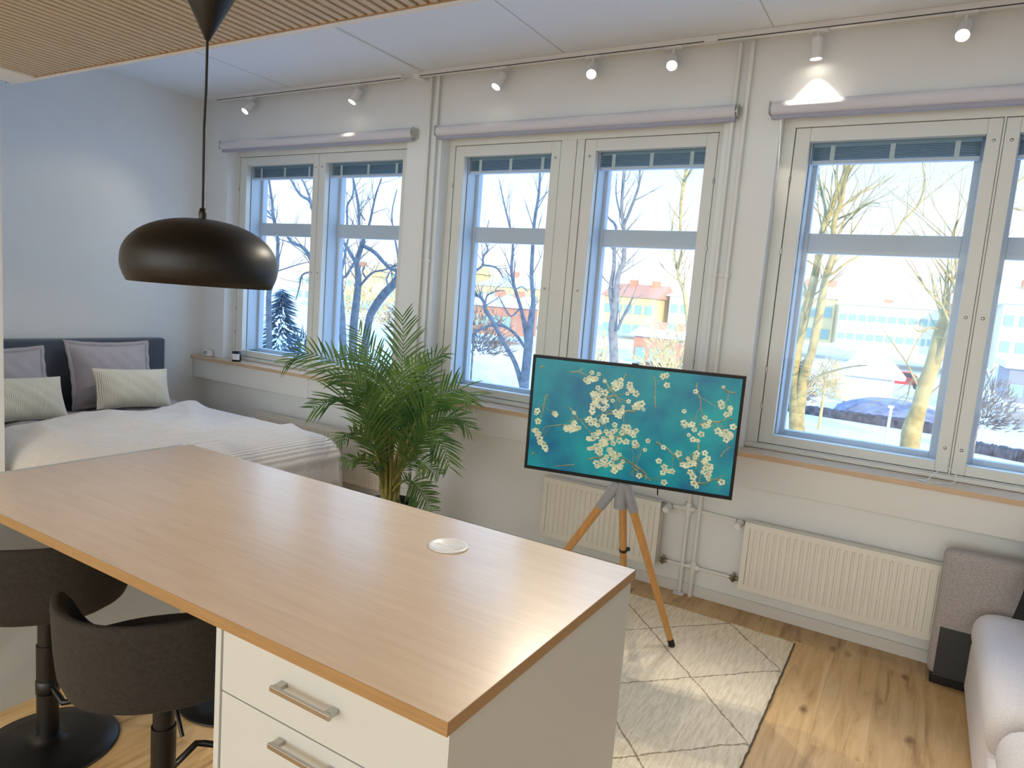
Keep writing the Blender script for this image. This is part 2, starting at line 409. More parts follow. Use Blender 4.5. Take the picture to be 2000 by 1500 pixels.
TREES={
'A':[[[-1.77,14.0,-1.65,0.167],[-1.9,14.0,-0.57,0.146],[-2.0,14.0,0.11,0.126],[-2.07,14.0,0.57,0.097],[-2.1,14.0,1.03,0.097],[-2.07,14.0,1.39,0.096],[-2.02,14.0,1.85,0.086],[-1.96,14.0,2.29,0.076],[-1.93,14.0,2.85,0.057],[-1.92,14.0,3.26,0.056],[-1.84,14.0,3.59,0.056],[-1.76,14.0,3.91,0.06],[-1.66,14.0,4.27,0.06],[-1.68,14.0,4.55,0.055],[-1.69,14.0,4.89,0.046],[-1.71,14.0,5.25,0.037]],[[-1.93,14.0,-0.28,0.117],[-1.9,13.95,0.59,0.096],[-1.83,13.91,0.95,0.076],[-1.79,13.86,1.35,0.076],[-1.76,13.82,1.86,0.075],[-1.74,13.77,2.29,0.065],[-1.71,13.72,2.54,0.055],[-1.65,13.68,2.82,0.05],[-1.69,13.63,3.22,0.045],[-1.68,13.58,3.49,0.045],[-1.63,13.54,3.65,0.045],[-1.6,13.49,3.99,0.036],[-1.55,13.45,4.33,0.026],[-1.54,13.4,4.83,0.017]],[[-1.93,14.0,3.36,0.028],[-1.94,14.2,3.64,0.026],[-2.06,14.4,3.97,0.024],[-2.21,14.6,4.35,0.022],[-2.36,14.8,4.7,0.02],[-2.52,15.0,5.16,0.015]],[[-1.74,14.0,3.45,0.023],[-1.41,13.75,3.56,0.018],[-1.26,13.5,3.61,0.016],[-1.12,13.25,3.64,0.01],[-0.96,13.0,3.59,0.007]],[[-1.71,14.0,3.63,0.022],[-1.59,14.2,3.79,0.019],[-1.48,14.4,3.9,0.016],[-1.37,14.6,4.06,0.014],[-1.21,14.8,4.17,0.009],[-1.0,15.0,4.39,0.005]],[[-1.64,14.0,3.22,0.02],[-1.49,13.8,3.42,0.015],[-1.36,13.6,3.52,0.011],[-1.22,13.4,3.63,0.007]],[[-1.79,14.0,2.31,0.033],[-1.74,14.09,2.44,0.028],[-1.63,14.18,2.54,0.024],[-1.46,14.27,2.73,0.021],[-1.27,14.36,2.88,0.017],[-1.09,14.45,3.06,0.011],[-0.75,14.55,3.32,0.017],[-0.69,14.64,3.52,0.018],[-0.47,14.73,3.84,0.017],[-0.43,14.82,4.28,0.015],[-0.5,14.91,4.57,0.012],[-0.52,15.0,4.98,0.009]],[[-0.45,14.0,3.73,0.012],[-0.25,14.17,3.97,0.009],[-0.08,14.33,4.19,0.007],[0.12,14.5,4.41,0.004]],[[-2.02,14.0,1.85,0.048],[-2.09,14.2,2.09,0.034],[-2.18,14.4,2.33,0.02]],[[-1.84,14.0,0.33,0.029],[-1.71,13.8,0.56,0.026],[-1.31,13.6,0.78,0.02],[-1.0,13.4,0.89,0.016],[-0.83,13.2,0.93,0.009]],[[-2.07,14.0,1.37,0.039],[-2.25,14.1,1.84,0.029],[-2.37,14.2,2.22,0.02],[-2.41,14.3,2.61,0.012]],[[-1.94,14.0,2.61,0.019],[-2.07,13.6,2.68,0.015],[-2.15,13.2,2.59,0.009]]],
'B':[[[-0.04,11.0,-0.66,0.143],[-0.03,11.0,-0.08,0.121],[-0.03,11.0,0.23,0.127],[0.01,11.0,0.52,0.099],[0.04,11.0,0.83,0.098],[0.1,11.0,1.17,0.097],[0.12,11.0,1.47,0.09],[0.15,11.0,1.76,0.069],[0.24,11.0,1.94,0.048],[0.3,11.0,2.21,0.034],[0.33,11.0,2.61,0.027],[0.33,11.0,3.01,0.02]],[[0.09,11.0,1.09,0.063],[0.2,10.9,1.38,0.061],[0.24,10.8,1.66,0.054],[0.29,10.7,1.93,0.046],[0.33,10.6,2.12,0.033],[0.34,10.5,2.31,0.026]],[[0.25,11.0,2.0,0.027],[0.26,11.12,2.18,0.024],[0.22,11.24,2.35,0.022],[0.18,11.36,2.61,0.021],[0.1,11.48,2.85,0.018],[0.13,11.6,3.15,0.014]],[[0.04,11.0,0.83,0.021],[-0.05,11.15,0.92,0.018],[-0.13,11.3,0.86,0.014],[-0.15,11.45,0.63,0.012],[-0.19,11.6,0.5,0.009]],[[0.14,11.0,1.75,0.021],[0.03,11.17,1.99,0.015],[-0.04,11.33,2.2,0.011],[-0.08,11.5,2.39,0.007]],[[0.15,11.0,1.58,0.017],[0.02,10.83,1.64,0.014],[-0.09,10.67,1.57,0.009],[-0.19,10.5,1.62,0.005]],[[0.33,11.0,3.01,0.02],[0.48,11.15,3.23,0.017],[0.67,11.3,3.51,0.013],[0.77,11.45,3.67,0.01],[0.95,11.6,3.89,0.007]],[[0.47,11.0,3.2,0.013],[0.61,11.2,3.3,0.011],[0.8,11.4,3.26,0.008],[0.91,11.6,3.39,0.005]]],
'C':[[[-8.1,20.0,-1.61,0.159],[-8.23,20.0,-0.02,0.143],[-8.36,20.0,0.86,0.142],[-8.36,20.0,1.43,0.126],[-8.36,20.0,2.04,0.094],[-8.36,20.0,2.52,0.086],[-8.23,20.0,2.91,0.078],[-8.24,20.0,3.34,0.07],[-8.33,20.0,4.03,0.062],[-8.44,20.0,4.46,0.054],[-8.48,20.0,5.3,0.046],[-8.5,20.0,5.99,0.034]],[[-8.39,20.0,1.47,0.11],[-8.61,20.14,2.08,0.079],[-8.64,20.29,2.75,0.064],[-8.74,20.43,3.29,0.056],[-8.82,20.57,4.05,0.04],[-9.21,20.71,4.38,0.029],[-9.56,20.86,4.93,0.02],[-9.93,21.0,5.6,0.013]],[[-8.33,20.0,4.03,0.05],[-8.12,19.8,4.35,0.046],[-7.87,19.6,4.86,0.039],[-7.72,19.4,5.18,0.033],[-7.67,19.2,5.59,0.026],[-7.58,19.0,6.04,0.017]],[[-8.3,20.0,0.85,0.051],[-8.09,19.75,0.93,0.047],[-7.86,19.5,1.29,0.043],[-7.63,19.25,1.59,0.033],[-7.42,19.0,1.89,0.021]],[[-8.44,20.0,4.26,0.025],[-8.89,20.5,5.03,0.021],[-9.14,21.0,5.75,0.016]],[[-8.48,20.0,5.3,0.022],[-8.53,20.5,5.56,0.016],[-8.6,21.0,6.36,0.013]]],
'D':[[[-6.09,21.0,-0.13,0.11],[-6.3,21.0,1.11,0.078],[-6.46,21.0,1.77,0.063],[-6.57,21.0,2.2,0.059],[-6.77,21.0,2.59,0.053],[-6.84,21.0,2.93,0.041],[-6.78,21.0,3.41,0.037],[-6.89,21.0,4.1,0.037],[-6.95,21.0,4.82,0.047],[-6.93,21.0,5.46,0.053],[-6.87,21.0,5.92,0.04],[-6.82,21.0,6.44,0.031]],[[-6.84,21.0,2.93,0.031],[-7.03,21.2,3.19,0.029],[-7.15,21.4,3.52,0.024],[-7.36,21.6,4.09,0.019],[-7.4,21.8,4.75,0.015]],[[-7.29,21.0,0.05,0.056],[-7.05,21.2,0.3,0.048],[-6.83,21.4,0.63,0.042],[-6.68,21.6,0.62,0.032],[-6.46,21.8,0.74,0.023]],[[-6.93,21.0,5.46,0.037],[-6.68,20.6,5.62,0.03],[-6.39,20.2,5.82,0.022]]],
'E':[[[-10.08,18.0,-2.65,0.186],[-10.2,18.0,-1.12,0.154],[-10.18,18.0,-0.41,0.138],[-10.17,18.0,0.08,0.138],[-10.14,18.0,1.06,0.106],[-10.12,18.0,1.55,0.068],[-10.25,18.0,2.26,0.061],[-10.29,18.0,3.17,0.054],[-10.3,18.0,3.89,0.048],[-10.23,18.0,4.63,0.039],[-10.25,18.0,5.5,0.03]],[[-10.18,18.0,-0.01,0.077],[-10.38,18.12,0.6,0.062],[-10.66,18.25,1.27,0.059],[-11.0,18.38,1.84,0.053],[-11.26,18.5,2.4,0.047],[-11.35,18.62,3.2,0.04],[-11.61,18.75,3.82,0.032],[-11.94,18.88,4.47,0.023],[-12.28,19.0,5.28,0.015]],[[-10.21,18.0,-1.18,0.085],[-10.5,17.88,-0.35,0.071],[-10.9,17.75,0.26,0.065],[-11.22,17.62,0.81,0.062],[-11.46,17.5,1.19,0.061],[-11.45,17.38,1.4,0.052],[-11.57,17.25,1.57,0.04],[-11.9,17.12,1.73,0.03],[-12.16,17.0,1.8,0.018]],[[-10.17,18.0,-0.16,0.054],[-10.32,18.17,0.06,0.053],[-10.86,18.33,0.51,0.047],[-11.46,18.5,0.71,0.042],[-11.99,18.67,0.66,0.036],[-12.65,18.83,0.39,0.033],[-13.2,19.0,-0.04,0.026]],[[-12.67,18.0,1.82,0.042],[-12.63,18.14,1.94,0.042],[-12.45,18.29,2.33,0.039],[-12.29,18.43,2.54,0.035],[-12.4,18.57,2.8,0.029],[-12.32,18.71,3.03,0.026],[-12.54,18.86,3.34,0.018],[-12.56,19.0,4.0,0.013]],[[-12.0,18.0,2.52,0.032],[-11.73,18.2,2.5,0.027],[-11.65,18.4,2.4,0.022],[-11.62,18.6,2.2,0.016]],[[-10.52,18.0,1.34,0.024],[-10.97,18.2,1.03,0.022],[-11.36,18.4,1.29,0.017],[-11.7,18.6,1.59,0.013]],[[-10.78,18.0,1.84,0.022],[-10.72,18.3,1.95,0.017],[-10.69,18.6,1.81,0.013]],[[-11.79,18.0,1.18,0.032],[-11.96,18.27,1.56,0.024],[-11.86,18.53,1.73,0.019],[-11.65,18.8,1.82,0.013]]],
'F':[[[-14.66,15.0,-2.1,0.122],[-14.72,15.0,-0.46,0.106],[-14.85,15.0,0.57,0.113],[-14.94,15.0,1.25,0.09],[-14.98,15.0,1.87,0.075],[-15.19,15.0,2.23,0.051],[-15.35,15.0,2.55,0.039],[-15.58,15.0,3.14,0.027],[-15.84,15.0,3.88,0.018]],[[-14.98,15.0,1.87,0.045],[-15.03,15.2,2.42,0.039],[-15.22,15.4,2.62,0.034],[-15.3,15.6,3.07,0.025],[-15.35,15.8,3.55,0.016]],[[-14.86,15.0,0.63,0.075],[-14.99,14.8,1.29,0.06],[-14.88,14.6,1.8,0.044],[-14.81,14.4,2.37,0.029],[-14.55,14.2,3.06,0.02]],[[-14.98,15.0,1.82,0.045],[-15.03,15.27,1.84,0.043],[-15.03,15.53,2.19,0.037],[-15.13,15.8,2.41,0.031]]],
'G':[[[-15.2,16.0,-2.28,0.145],[-15.29,16.0,-0.56,0.128],[-15.31,16.0,0.4,0.127],[-15.24,16.0,1.2,0.111],[-15.22,16.0,1.84,0.098],[-15.31,16.0,2.31,0.079],[-15.17,16.0,2.73,0.07],[-15.09,16.0,3.07,0.062],[-15.29,16.0,3.45,0.044],[-15.37,16.0,4.03,0.041],[-15.55,16.0,4.57,0.034],[-15.68,16.0,4.95,0.023]],[[-15.31,16.0,2.26,0.057],[-15.67,16.11,2.52,0.053],[-16.02,16.23,2.81,0.05],[-16.33,16.34,3.03,0.044],[-16.25,16.46,3.5,0.036],[-16.4,16.57,4.07,0.033],[-16.29,16.69,4.44,0.026],[-16.39,16.8,4.96,0.02]],[[-15.09,16.0,3.07,0.047],[-14.7,15.8,3.43,0.04],[-14.41,15.6,3.86,0.033],[-14.12,15.4,4.26,0.027],[-13.77,15.2,4.62,0.016]],[[-15.07,16.0,2.81,0.062],[-14.79,16.2,2.64,0.059],[-14.59,16.4,2.37,0.053],[-14.53,16.6,2.22,0.051],[-14.43,16.8,2.14,0.045],[-14.14,17.0,2.07,0.032]],[[-15.12,16.0,1.6,0.038],[-14.64,15.8,1.89,0.037],[-14.2,15.6,2.04,0.032],[-13.59,15.4,2.12,0.025],[-13.03,15.2,2.29,0.014]],[[-14.88,16.0,1.81,0.028],[-15.44,16.4,2.05,0.026],[-15.74,16.8,2.23,0.021]],[[-15.08,16.0,3.58,0.023],[-15.74,16.4,3.97,0.021],[-15.88,16.8,4.31,0.016]]],
'H':[[[-15.81,17.0,-1.78,0.152],[-15.64,17.0,0.35,0.117],[-15.39,17.0,0.95,0.132],[-14.99,17.0,1.43,0.139],[-14.58,17.0,1.81,0.129],[-14.16,17.0,2.39,0.096],[-13.81,17.0,3.11,0.071],[-13.48,17.0,3.88,0.054]],[[-14.58,17.0,1.81,0.048],[-14.73,17.25,2.47,0.039],[-15.12,17.5,3.13,0.03],[-15.55,17.75,3.97,0.022],[-15.61,18.0,4.83,0.015]],[[-14.83,17.0,1.56,0.033],[-15.4,17.5,1.88,0.027],[-15.7,18.0,2.15,0.021]]],
'I':[[[-16.62,14.0,-1.99,0.092],[-16.74,14.0,-0.52,0.084],[-16.82,14.0,0.59,0.084],[-16.83,14.0,1.25,0.076],[-16.55,14.0,1.84,0.06],[-16.53,14.0,2.33,0.051],[-16.56,14.0,2.81,0.045],[-16.76,14.0,3.37,0.045],[-16.85,14.0,3.85,0.036],[-16.99,14.0,4.37,0.03],[-17.11,14.0,4.9,0.021]],[[-16.76,14.0,3.37,0.036],[-17.52,14.4,3.61,0.028],[-18.16,14.8,3.82,0.019]],[[-16.55,14.0,1.82,0.021],[-16.43,14.27,1.94,0.018],[-16.19,14.53,2.09,0.015],[-16.08,14.8,2.18,0.011]],[[-16.76,14.0,3.32,0.027],[-17.52,14.4,3.46,0.022],[-18.2,14.8,3.62,0.013]]],
'J':[[[-16.31,16.0,-1.78,0.132],[-16.61,16.0,0.17,0.115],[-16.92,16.0,1.46,0.099],[-17.19,16.0,2.1,0.082],[-17.4,16.0,2.43,0.066],[-17.74,16.0,2.7,0.06],[-18.2,16.0,2.82,0.05],[-18.48,16.0,3.04,0.034],[-18.75,16.0,3.37,0.017]],[[-16.92,16.0,1.46,0.082],[-17.26,16.16,2.76,0.066],[-17.72,16.32,4.08,0.05],[-18.44,16.48,4.42,0.044],[-19.04,16.64,4.88,0.035],[-19.53,16.8,5.36,0.021]],[[-17.3,16.0,3.91,0.042],[-18.05,16.4,4.56,0.037],[-18.76,16.8,5.0,0.024]],[[-17.18,16.0,1.94,0.033],[-17.98,16.27,1.8,0.031],[-18.38,16.53,1.4,0.024],[-18.83,16.8,0.95,0.018]]]}
FRONDS=[[0.17,[[-2.736,3.2,0.373],[-2.767,3.166,0.647],[-2.772,3.122,0.872],[-2.818,3.073,1.009],[-2.918,3.021,1.092],[-3.077,2.966,1.161],[-3.189,2.909,1.172],[-3.26,2.85,1.111]]],[0.17,[[-2.713,3.2,0.395],[-2.725,3.186,0.683],[-2.745,3.167,0.903],[-2.779,3.146,1.071],[-2.851,3.123,1.218],[-2.927,3.1,1.334]]],[0.2,[[-2.688,3.2,0.4],[-2.705,3.214,0.683],[-2.708,3.233,0.934],[-2.707,3.254,1.121],[-2.722,3.277,1.275],[-2.762,3.3,1.44]]],[0.15,[[-2.672,3.2,0.403],[-2.639,3.222,0.63],[-2.59,3.25,0.887],[-2.544,3.281,1.077],[-2.521,3.315,1.187],[-2.464,3.35,1.238]]],[0.2,[[-2.679,3.2,0.385],[-2.584,3.178,0.646],[-2.463,3.15,0.886],[-2.32,3.119,1.014],[-2.16,3.085,1.082],[-2.016,3.05,1.062]]],[0.17,[[-2.744,3.2,0.372],[-2.757,3.142,0.588],[-2.768,3.067,0.785],[-2.788,2.983,0.914],[-2.845,2.894,0.958],[-2.96,2.8,0.881]]],[0.13,[[-2.735,3.2,0.357],[-2.73,3.135,0.531],[-2.721,3.05,0.672],[-2.731,2.956,0.744],[-2.716,2.856,0.775],[-2.707,2.75,0.752]]],[0.15,[[-2.67,3.2,0.371],[-2.566,3.164,0.574],[-2.443,3.117,0.727],[-2.316,3.065,0.815],[-2.193,3.009,0.778],[-2.079,2.95,0.676]]],[0.12,[[-2.685,3.2,0.352],[-2.556,3.115,0.46],[-2.393,3.004,0.536],[-2.214,2.881,0.534],[-2.031,2.75,0.499]]],[0.1,[[-2.702,3.2,0.364],[-2.568,3.124,0.518],[-2.4,3.026,0.644],[-2.226,2.917,0.681],[-2.04,2.8,0.669]]],[0.09,[[-2.742,3.2,0.34],[-2.7,3.105,0.479],[-2.653,2.982,0.588],[-2.62,2.846,0.646],[-2.605,2.7,0.65]]],[0.15,[[-2.705,3.2,0.396],[-2.78,3.229,0.635],[-2.879,3.267,0.841],[-2.98,3.308,1.004],[-3.154,3.353,1.13],[-3.363,3.4,1.157]]],[0.15,[[-2.696,3.2,0.398],[-2.696,3.171,0.627],[-2.662,3.133,0.826],[-2.585,3.092,1.009],[-2.475,3.047,1.144],[-2.317,3.0,1.236]]],[0.16,[[-2.721,3.2,0.393],[-2.732,3.157,0.623],[-2.726,3.1,0.788],[-2.726,3.037,0.918],[-2.825,2.97,1.045],[-2.919,2.9,1.068]]],[0.14,[[-2.679,3.2,0.385],[-2.664,3.207,0.595],[-2.627,3.217,0.79],[-2.548,3.227,0.926],[-2.427,3.238,0.989],[-2.304,3.25,0.96]]],[0.12,[[-2.703,3.2,0.38],[-2.701,3.164,0.564],[-2.649,3.117,0.737],[-2.542,3.065,0.852],[-2.424,3.009,0.892],[-2.318,2.95,0.844]]],[0.12,[[-2.72,3.2,0.377],[-2.73,3.178,0.556],[-2.743,3.15,0.685],[-2.802,3.119,0.758],[-2.875,3.085,0.766],[-2.925,3.05,0.777]]],[0.14,[[-2.671,3.2,0.387],[-2.609,3.214,0.573],[-2.5,3.233,0.747],[-2.391,3.254,0.855],[-2.298,3.277,0.883],[-2.219,3.3,0.832]]]]

# ================================================================== the room
WY = 3.83      # face of the window wall
CZ = 3.035     # ceiling
XL, XR, YB = -5.45, 2.3, -6.5
SZ = 2.505     # lowered kitchen ceiling
struct(MB().box(XL - .1, XR + .1, YB - .1, 4.2, -0.3, 0).build('floor', M['floor']))
struct(MB().box(XL - .1, XR + .1, 1.864, 4.2, CZ, CZ + .25).build('ceiling', M['ceiling']))
b = MB().box(XL - .1, XR + .1, YB - .1, 1.864, SZ + .03, CZ + .25)
struct(b.build('ceiling_lowered', M['ceiling']))
struct(MB().box(XL - .25, XL, YB - .1, 4.2, 0, CZ).build('wall_left', M['wall']))
struct(MB().box(XR, XR + .25, YB - .1, 4.2, 0, CZ).build('wall_right', M['wall']))
struct(MB().box(XL - .1, XR + .1, YB - .3, YB, 0, CZ).build('wall_back', M['wall']))
# window wall with three openings
OP = [(-5.167, -3.25), (-2.955, -1.075), (-0.79, 1.13)]
OZ0, OZ1 = 0.885, 2.64
b = MB()
b.box(XL, XR, WY, 4.2, 0, OZ0).box(XL, XR, WY, 4.2, OZ1, CZ)
xs = [XL] + [v for o in OP for v in o] + [XR]
for i in range(0, len(xs), 2):
    b.box(xs[i], xs[i + 1], WY, 4.2, OZ0, OZ1)
struct(b.build('wall_window', M['wall']))
# rest of the building around the room, unseen and shaped to shade the trees
b = MB().box(-40, 4.4, 4.0, 4.24, CZ, 9.5).box(-40, XL, 4.0, 4.24, -4.6, CZ).box(XR, 4.4, 4.0, 4.24, -4.6, CZ).box(XL, XR, 4.0, 4.24, -4.6, -0.3)
b.box(-40, 4.4, -8, 4.0, 9.0, 9.3)
struct(b.build('wall_facade', M['bwhite']))
# skirting
b = MB().box(XL, XR, WY - .012, WY, 0, .062)
struct(b.build('baseboard_window', M['trim'], bevel=.002))
struct(MB().box(XL, XL + .012, 1.8, WY, 0, .062).build('baseboard_left', M['trim'], bevel=.002))
# partition between kitchen and bed
struct(MB().box(XL, -4.245, 1.69, 1.79, 0, SZ + .03).build('wall_partition', M['wall']))
# shallow joints of the ceiling boards
for i, jx in enumerate((-4.35, -2.03, -0.86)):
    struct(MB().box(jx - .003, jx + .003, 1.9, 3.74, CZ - .001, CZ + .001).build('trim_%d' % (i + 1), M['joint']))
struct(MB().box(-3.145, -3.085, 1.9, 3.80, CZ - .014, CZ).build('trim_4', M['ceiling'], bevel=.004))
struct(MB().box(-3.16, -3.108, 3.74, WY, CZ - .04, CZ).build('trim_5', M['ceiling'], bevel=.004))
# soffit border in front of the slats
struct(MB().box(-4.30, XR, 1.837, 1.862, SZ - .003, SZ + .032).build('trim_6', M['trim']))

struct(MB().box(-4.245, -3.988, -.9, 1.836, SZ - .003, SZ + .03).build('trim_8', M['trim']))

# ------------------------------------------------------------------ windows
FY = 3.93
def hw_dot(parent, x, y, z, r=.006, name='hinge'):
    MB().tube([(x, y, z - .014), (x, y, z + .014)], r, 8).build(name, M['steel'], parent)
def sash(root, x0, x1, gx0, gx1, z0, z1, gz0, gz1, hinge_x, latch_x):
    y0, y1 = FY, FY + .05
    s = MB()
    s.box(x0, gx0, y0, y1, z0, z1).box(gx1, x1, y0, y1, z0, z1).box(gx0, gx1, y0, y1, z0, gz0).box(gx0, gx1, y0, y1, gz1, z1)
    sa = s.build('sash', M['frame'], root, bevel=.003)
    MB().box(gx0 - .01, gx1 + .01, FY + .022, FY + .026, gz0 - .01, gz1 + .01).build('pane', M['glass'], sa)
    for z in (z1 - .26, (z0 + z1) / 2 + .2, z0 + .4, z0 + .2):
        hw_dot(sa, hinge_x, FY - .006, z)
    for z in (z1 - .10, (z0 + z1) / 2 - .08, z0 + .12):
        MB().lathe([(0.001, .003), (.007, .003), (.008, 0)], (0, 0, 0), 10, Matrix.Translation((latch_x, FY - .001, z)) @ Matrix.Rotation(math.pi / 2, 4, 'X')).build('latch', M['steel'], sa)
    # outer sash, with its cross bar, and blind in the cavity
    oy = 4.08
    o = MB()
    o.box(x0 - .02, gx0 + .03, oy, oy + .05, z0 - .02, z1 + .02).box(gx1 - .03, x1 + .02, oy, oy + .05, z0 - .02, z1 + .02)
    o.box(gx0 + .03, gx1 - .03, oy, oy + .05, z0 - .02, gz0 + .015).box(gx0 + .03, gx1 - .03, oy, oy + .05, gz1 - .02, z1 + .02)
    o.box(gx0 + .03, gx1 - .03, oy + .004, oy + .046, 1.963, 2.068)
    oa = o.build('outer_sash', M['outer'], root, bevel=.003)
    MB().box(gx0 + .02, gx1 - .02, oy + .022, oy + .026, gz0, 1.97).box(gx0 + .02, gx1 - .02, oy + .022, oy + .026, 2.06, gz1).build('outer_pane', M['glass'], oa)
    # rods/edges seen in the cavity at the jamb
    MB().box(gx0 + .002, gx0 + .008, FY + .05, oy, gz0, gz1).build('jamb_strip', M['outer'], oa)
    bl = MB()
    zt = gz1 - .005
    for k in range(9):
        z = zt - .012 - k * .0075
        bl.box(gx0 + .012, gx1 - .012, FY + .068, FY + .10, z - .0015, z + .0015)
    bl.box(gx0 + .012, gx1 - .012, FY + .066, FY + .102, zt - .012, zt + .02)
    vb = bl.build('venetian_blind', M['cavity'], root)
    MB().box(gx0 + .012, gx1 - .012, FY + .066, FY + .102, zt - .096, zt - .080).build('bottom_rail', M['outer'], vb)
    for f in (.14, .5, .86):
        xx = gx0 + (gx1 - gx0) * f
        MB().box(xx - .011, xx + .011, FY + .0635, FY + .0655, zt - .082, zt - .006).build('ladder_tape', M['blindtape'], vb)
def window(n, ox0, ox1, sashes, posts):
    root = bpy.data.objects.new('window_%d' % n, None); COL.objects.link(root); struct(root)
    sz0, sz1 = .922, 2.585
    y0 = FY - .004
    f = MB()
    f.box(ox0, ox1, y0, 4.14, OZ0 + .008, sz0 - .003).box(ox0, ox1, y0, 4.14, sz1 + .003, OZ1)
    f.box(ox0, sashes[0][0] - .004, y0, 4.14, sz0 - .003, sz1 + .003).box(sashes[-1][1] + .004, ox1, y0, 4.14, sz0 - .003, sz1 + .003)
    for a, c in posts: f.box(a, c, y0, 4.14, sz0 - .003, sz1 + .003)
    f.box(ox0, ox1, FY - .03, y0, OZ0 + .008, OZ0 + .03)
    f.build('casing', M['frame'], root, bevel=.002)
    for (x0, x1, g0, g1, hx, lx) in sashes:
        sash(root, x0, x1, g0, g1, sz0, sz1, .972, 2.516, hx, lx)
    return root
window(1, OP[0][0], OP[0][1], [(-5.137, -4.212, -5.055, -4.269, -5.139, -4.24), (-4.204, -3.285, -4.136, -3.368, -3.285, -4.17)], [(-4.2105, -4.2055)])
window(2, OP[1][0], OP[1][1], [(-2.905, -2.103, -2.832, -2.166, -2.907, -2.134), (-1.935, -1.129, -1.861, -1.193, -1.127, -1.90)], [(-2.099, -1.993), (-1.989, -1.939)])
window(3, OP[2][0], OP[2][1], [(-.727, .164, -.655, .107, -.729, .137), (.176, 1.07, .232, 1.0, 1.072, .205)], [(.1655, .1745)])
for i, x in enumerate((-1.991,)):
    pass

# sill board and apron below it
MBs = MB().box(XL, XR, 3.72, FY - .03, .865, .892)
for o0, o1 in OP: pass
sl = MB()
sl.box(XL, XR, 3.72, WY, .865, .892)
for o0, o1 in OP: sl.box(o0, o1, WY, FY - .028, .880, .892)
tag(sl.build('window_sill_board', M['sill'], bevel=.0015), 'long light oak sill board running under all three windows', 'window sill')
struct(MB().box(XL, -4.02, 3.74, WY, .705, .865).box(-4.017, -1.56, 3.74, WY, .705, .865).box(-1.557, XR, 3.74, WY, .705, .865).build('trim_7', M['trim'], bevel=.002))

# ------------------------------------------------------------------ roller blinds
def roller(x0, x1, label):
    t = thing('roller_blind', ((x0 + x1) / 2, 3.785, 2.652), label, 'roller blind', 'rolled-up blinds above the windows')
    h = (x1 - x0) / 2
    MB().tube([(-h + .01, 0, 0), (h - .01, 0, 0)], .034, 24).build('cloth_roll', M['blind'], t)
    b = MB().box(-h + .01, h - .01,   -.012, .012, -.052, -.030); b.build('bottom_bar', M['blindbar'], t, bevel=.004)
    for s in (-1, 1):
        b = MB()
        b.box(s * h - .002, s * h + .002, -.03, .045, -.03, .035)
        b.build('bracket', M['white'], t, bevel=.002)
        MB().tube([(s * (h + .004), 0, 0), (s * (h - .008), 0, 0)], .026, 18).build('end_cap', M['steel' if s > 0 else 'white'], t)
roller(-5.185, -3.155, 'white roller blind rolled up above the left window beside the bed')
roller(-2.965, -1.0, 'white roller blind rolled up above the middle window')
roller(-.84, 1.18, 'white roller blind rolled up above the right window by the sofa')

# ------------------------------------------------------------------ track lights
def track(x0, x1, label, feeds):
    t = thing('light_track', ((x0 + x1) / 2, 3.757, CZ), label, 'light track', 'white lighting tracks at the ceiling edge')
    h = (x1 - x0) / 2
    MB().box(-h, h, -.017, .017, -.033, 0).build('rail', M['whitegloss'], t, bevel=.002)
    MB().box(-h + .004, h - .004, -.0185, -.0165, -.0325, -.0275).build('slot', M['slotgrey'], t)
    for fx in feeds:
        x = fx - (x0 + x1) / 2
        MB().box(x - .035, x + .035, -.020, .018, -.034, -.001).build('feed_joint', M['whitegloss'], t, bevel=.002)
track(-5.207, -3.26, 'short white light track above the left window', [])
track(-3.102, 2.2, 'long white light track above the middle and right windows', [-1.17])
M['bulb'] = emis('spot_bulb', (1.0, 0.90, 0.74), 14)
def spot_head(i, x, aim, label, power):
    t = thing('track_spotlight', (x, 3.757, CZ - .033), label, 'spotlight', 'white spotlights on the ceiling tracks')
    MB().box(-.045, .045, -.018, .018, -.010, .022).build('adapter', M['whitegloss'], t, bevel=.002)
    MB().tube([(0, 0, -.008), (0, 0, -.055)], .006, 10).build('stem', M['whitegloss'], t)
    d = Vector(aim).normalized()
    piv = Vector((0, 0, -.065))
    c0 = piv - d * .028; c1 = piv + d * .070
    hd = MB().tube([c0, c1], [.0285, .0285], 24, cap=False)
    hd.tube([c0 - d * .001, c0 + d * .002], .0285, 24)
    hd.tube([c1, c1 - d * .004], [.0285, .025], 24, cap=False)
    head = hd.build('lamp_head', M['whitegloss'], t)
    MB().tube([c1 - d * .006, c1 - d * .003], .0255, 20).build('bulb', M['bulb'], head)
    add_light('spot_light', 'SPOT', Vector((x, 3.757, CZ - .033)) + c1 + d * .004, power, (1.0, 0.89, 0.72), d, spot_size=math.radians(74), spot_blend=0.55, shadow_soft_size=0.02)
spot_head(0, -4.812, (-.10, -.62, -.75), 'white track spotlight nearest the bedroom wall, above the sill clock', 13)
spot_head(1, -3.676, (-.18, -.42, -.85), 'white track spotlight above the right pane of the left window', 45)
spot_head(2, -2.471, (-.15, -.48, -.85), 'white track spotlight above the left pane of the middle window', 45)
spot_head(3, -1.850, (.30, -.70, -.72), 'glaring white track spotlight above the centre post of the middle window', 75)
spot_head(4, -1.375, (.26, -.72, -.72), 'glaring white track spotlight above the right pane of the middle window', 75)
spot_head(5, -.650, (.05, .07, -1.0), 'white track spotlight pointing straight down onto the right blind', 34)
spot_head(6, -.042, (-.06, -.74, -.74), 'glaring white track spotlight furthest right, near the photo corner', 80)

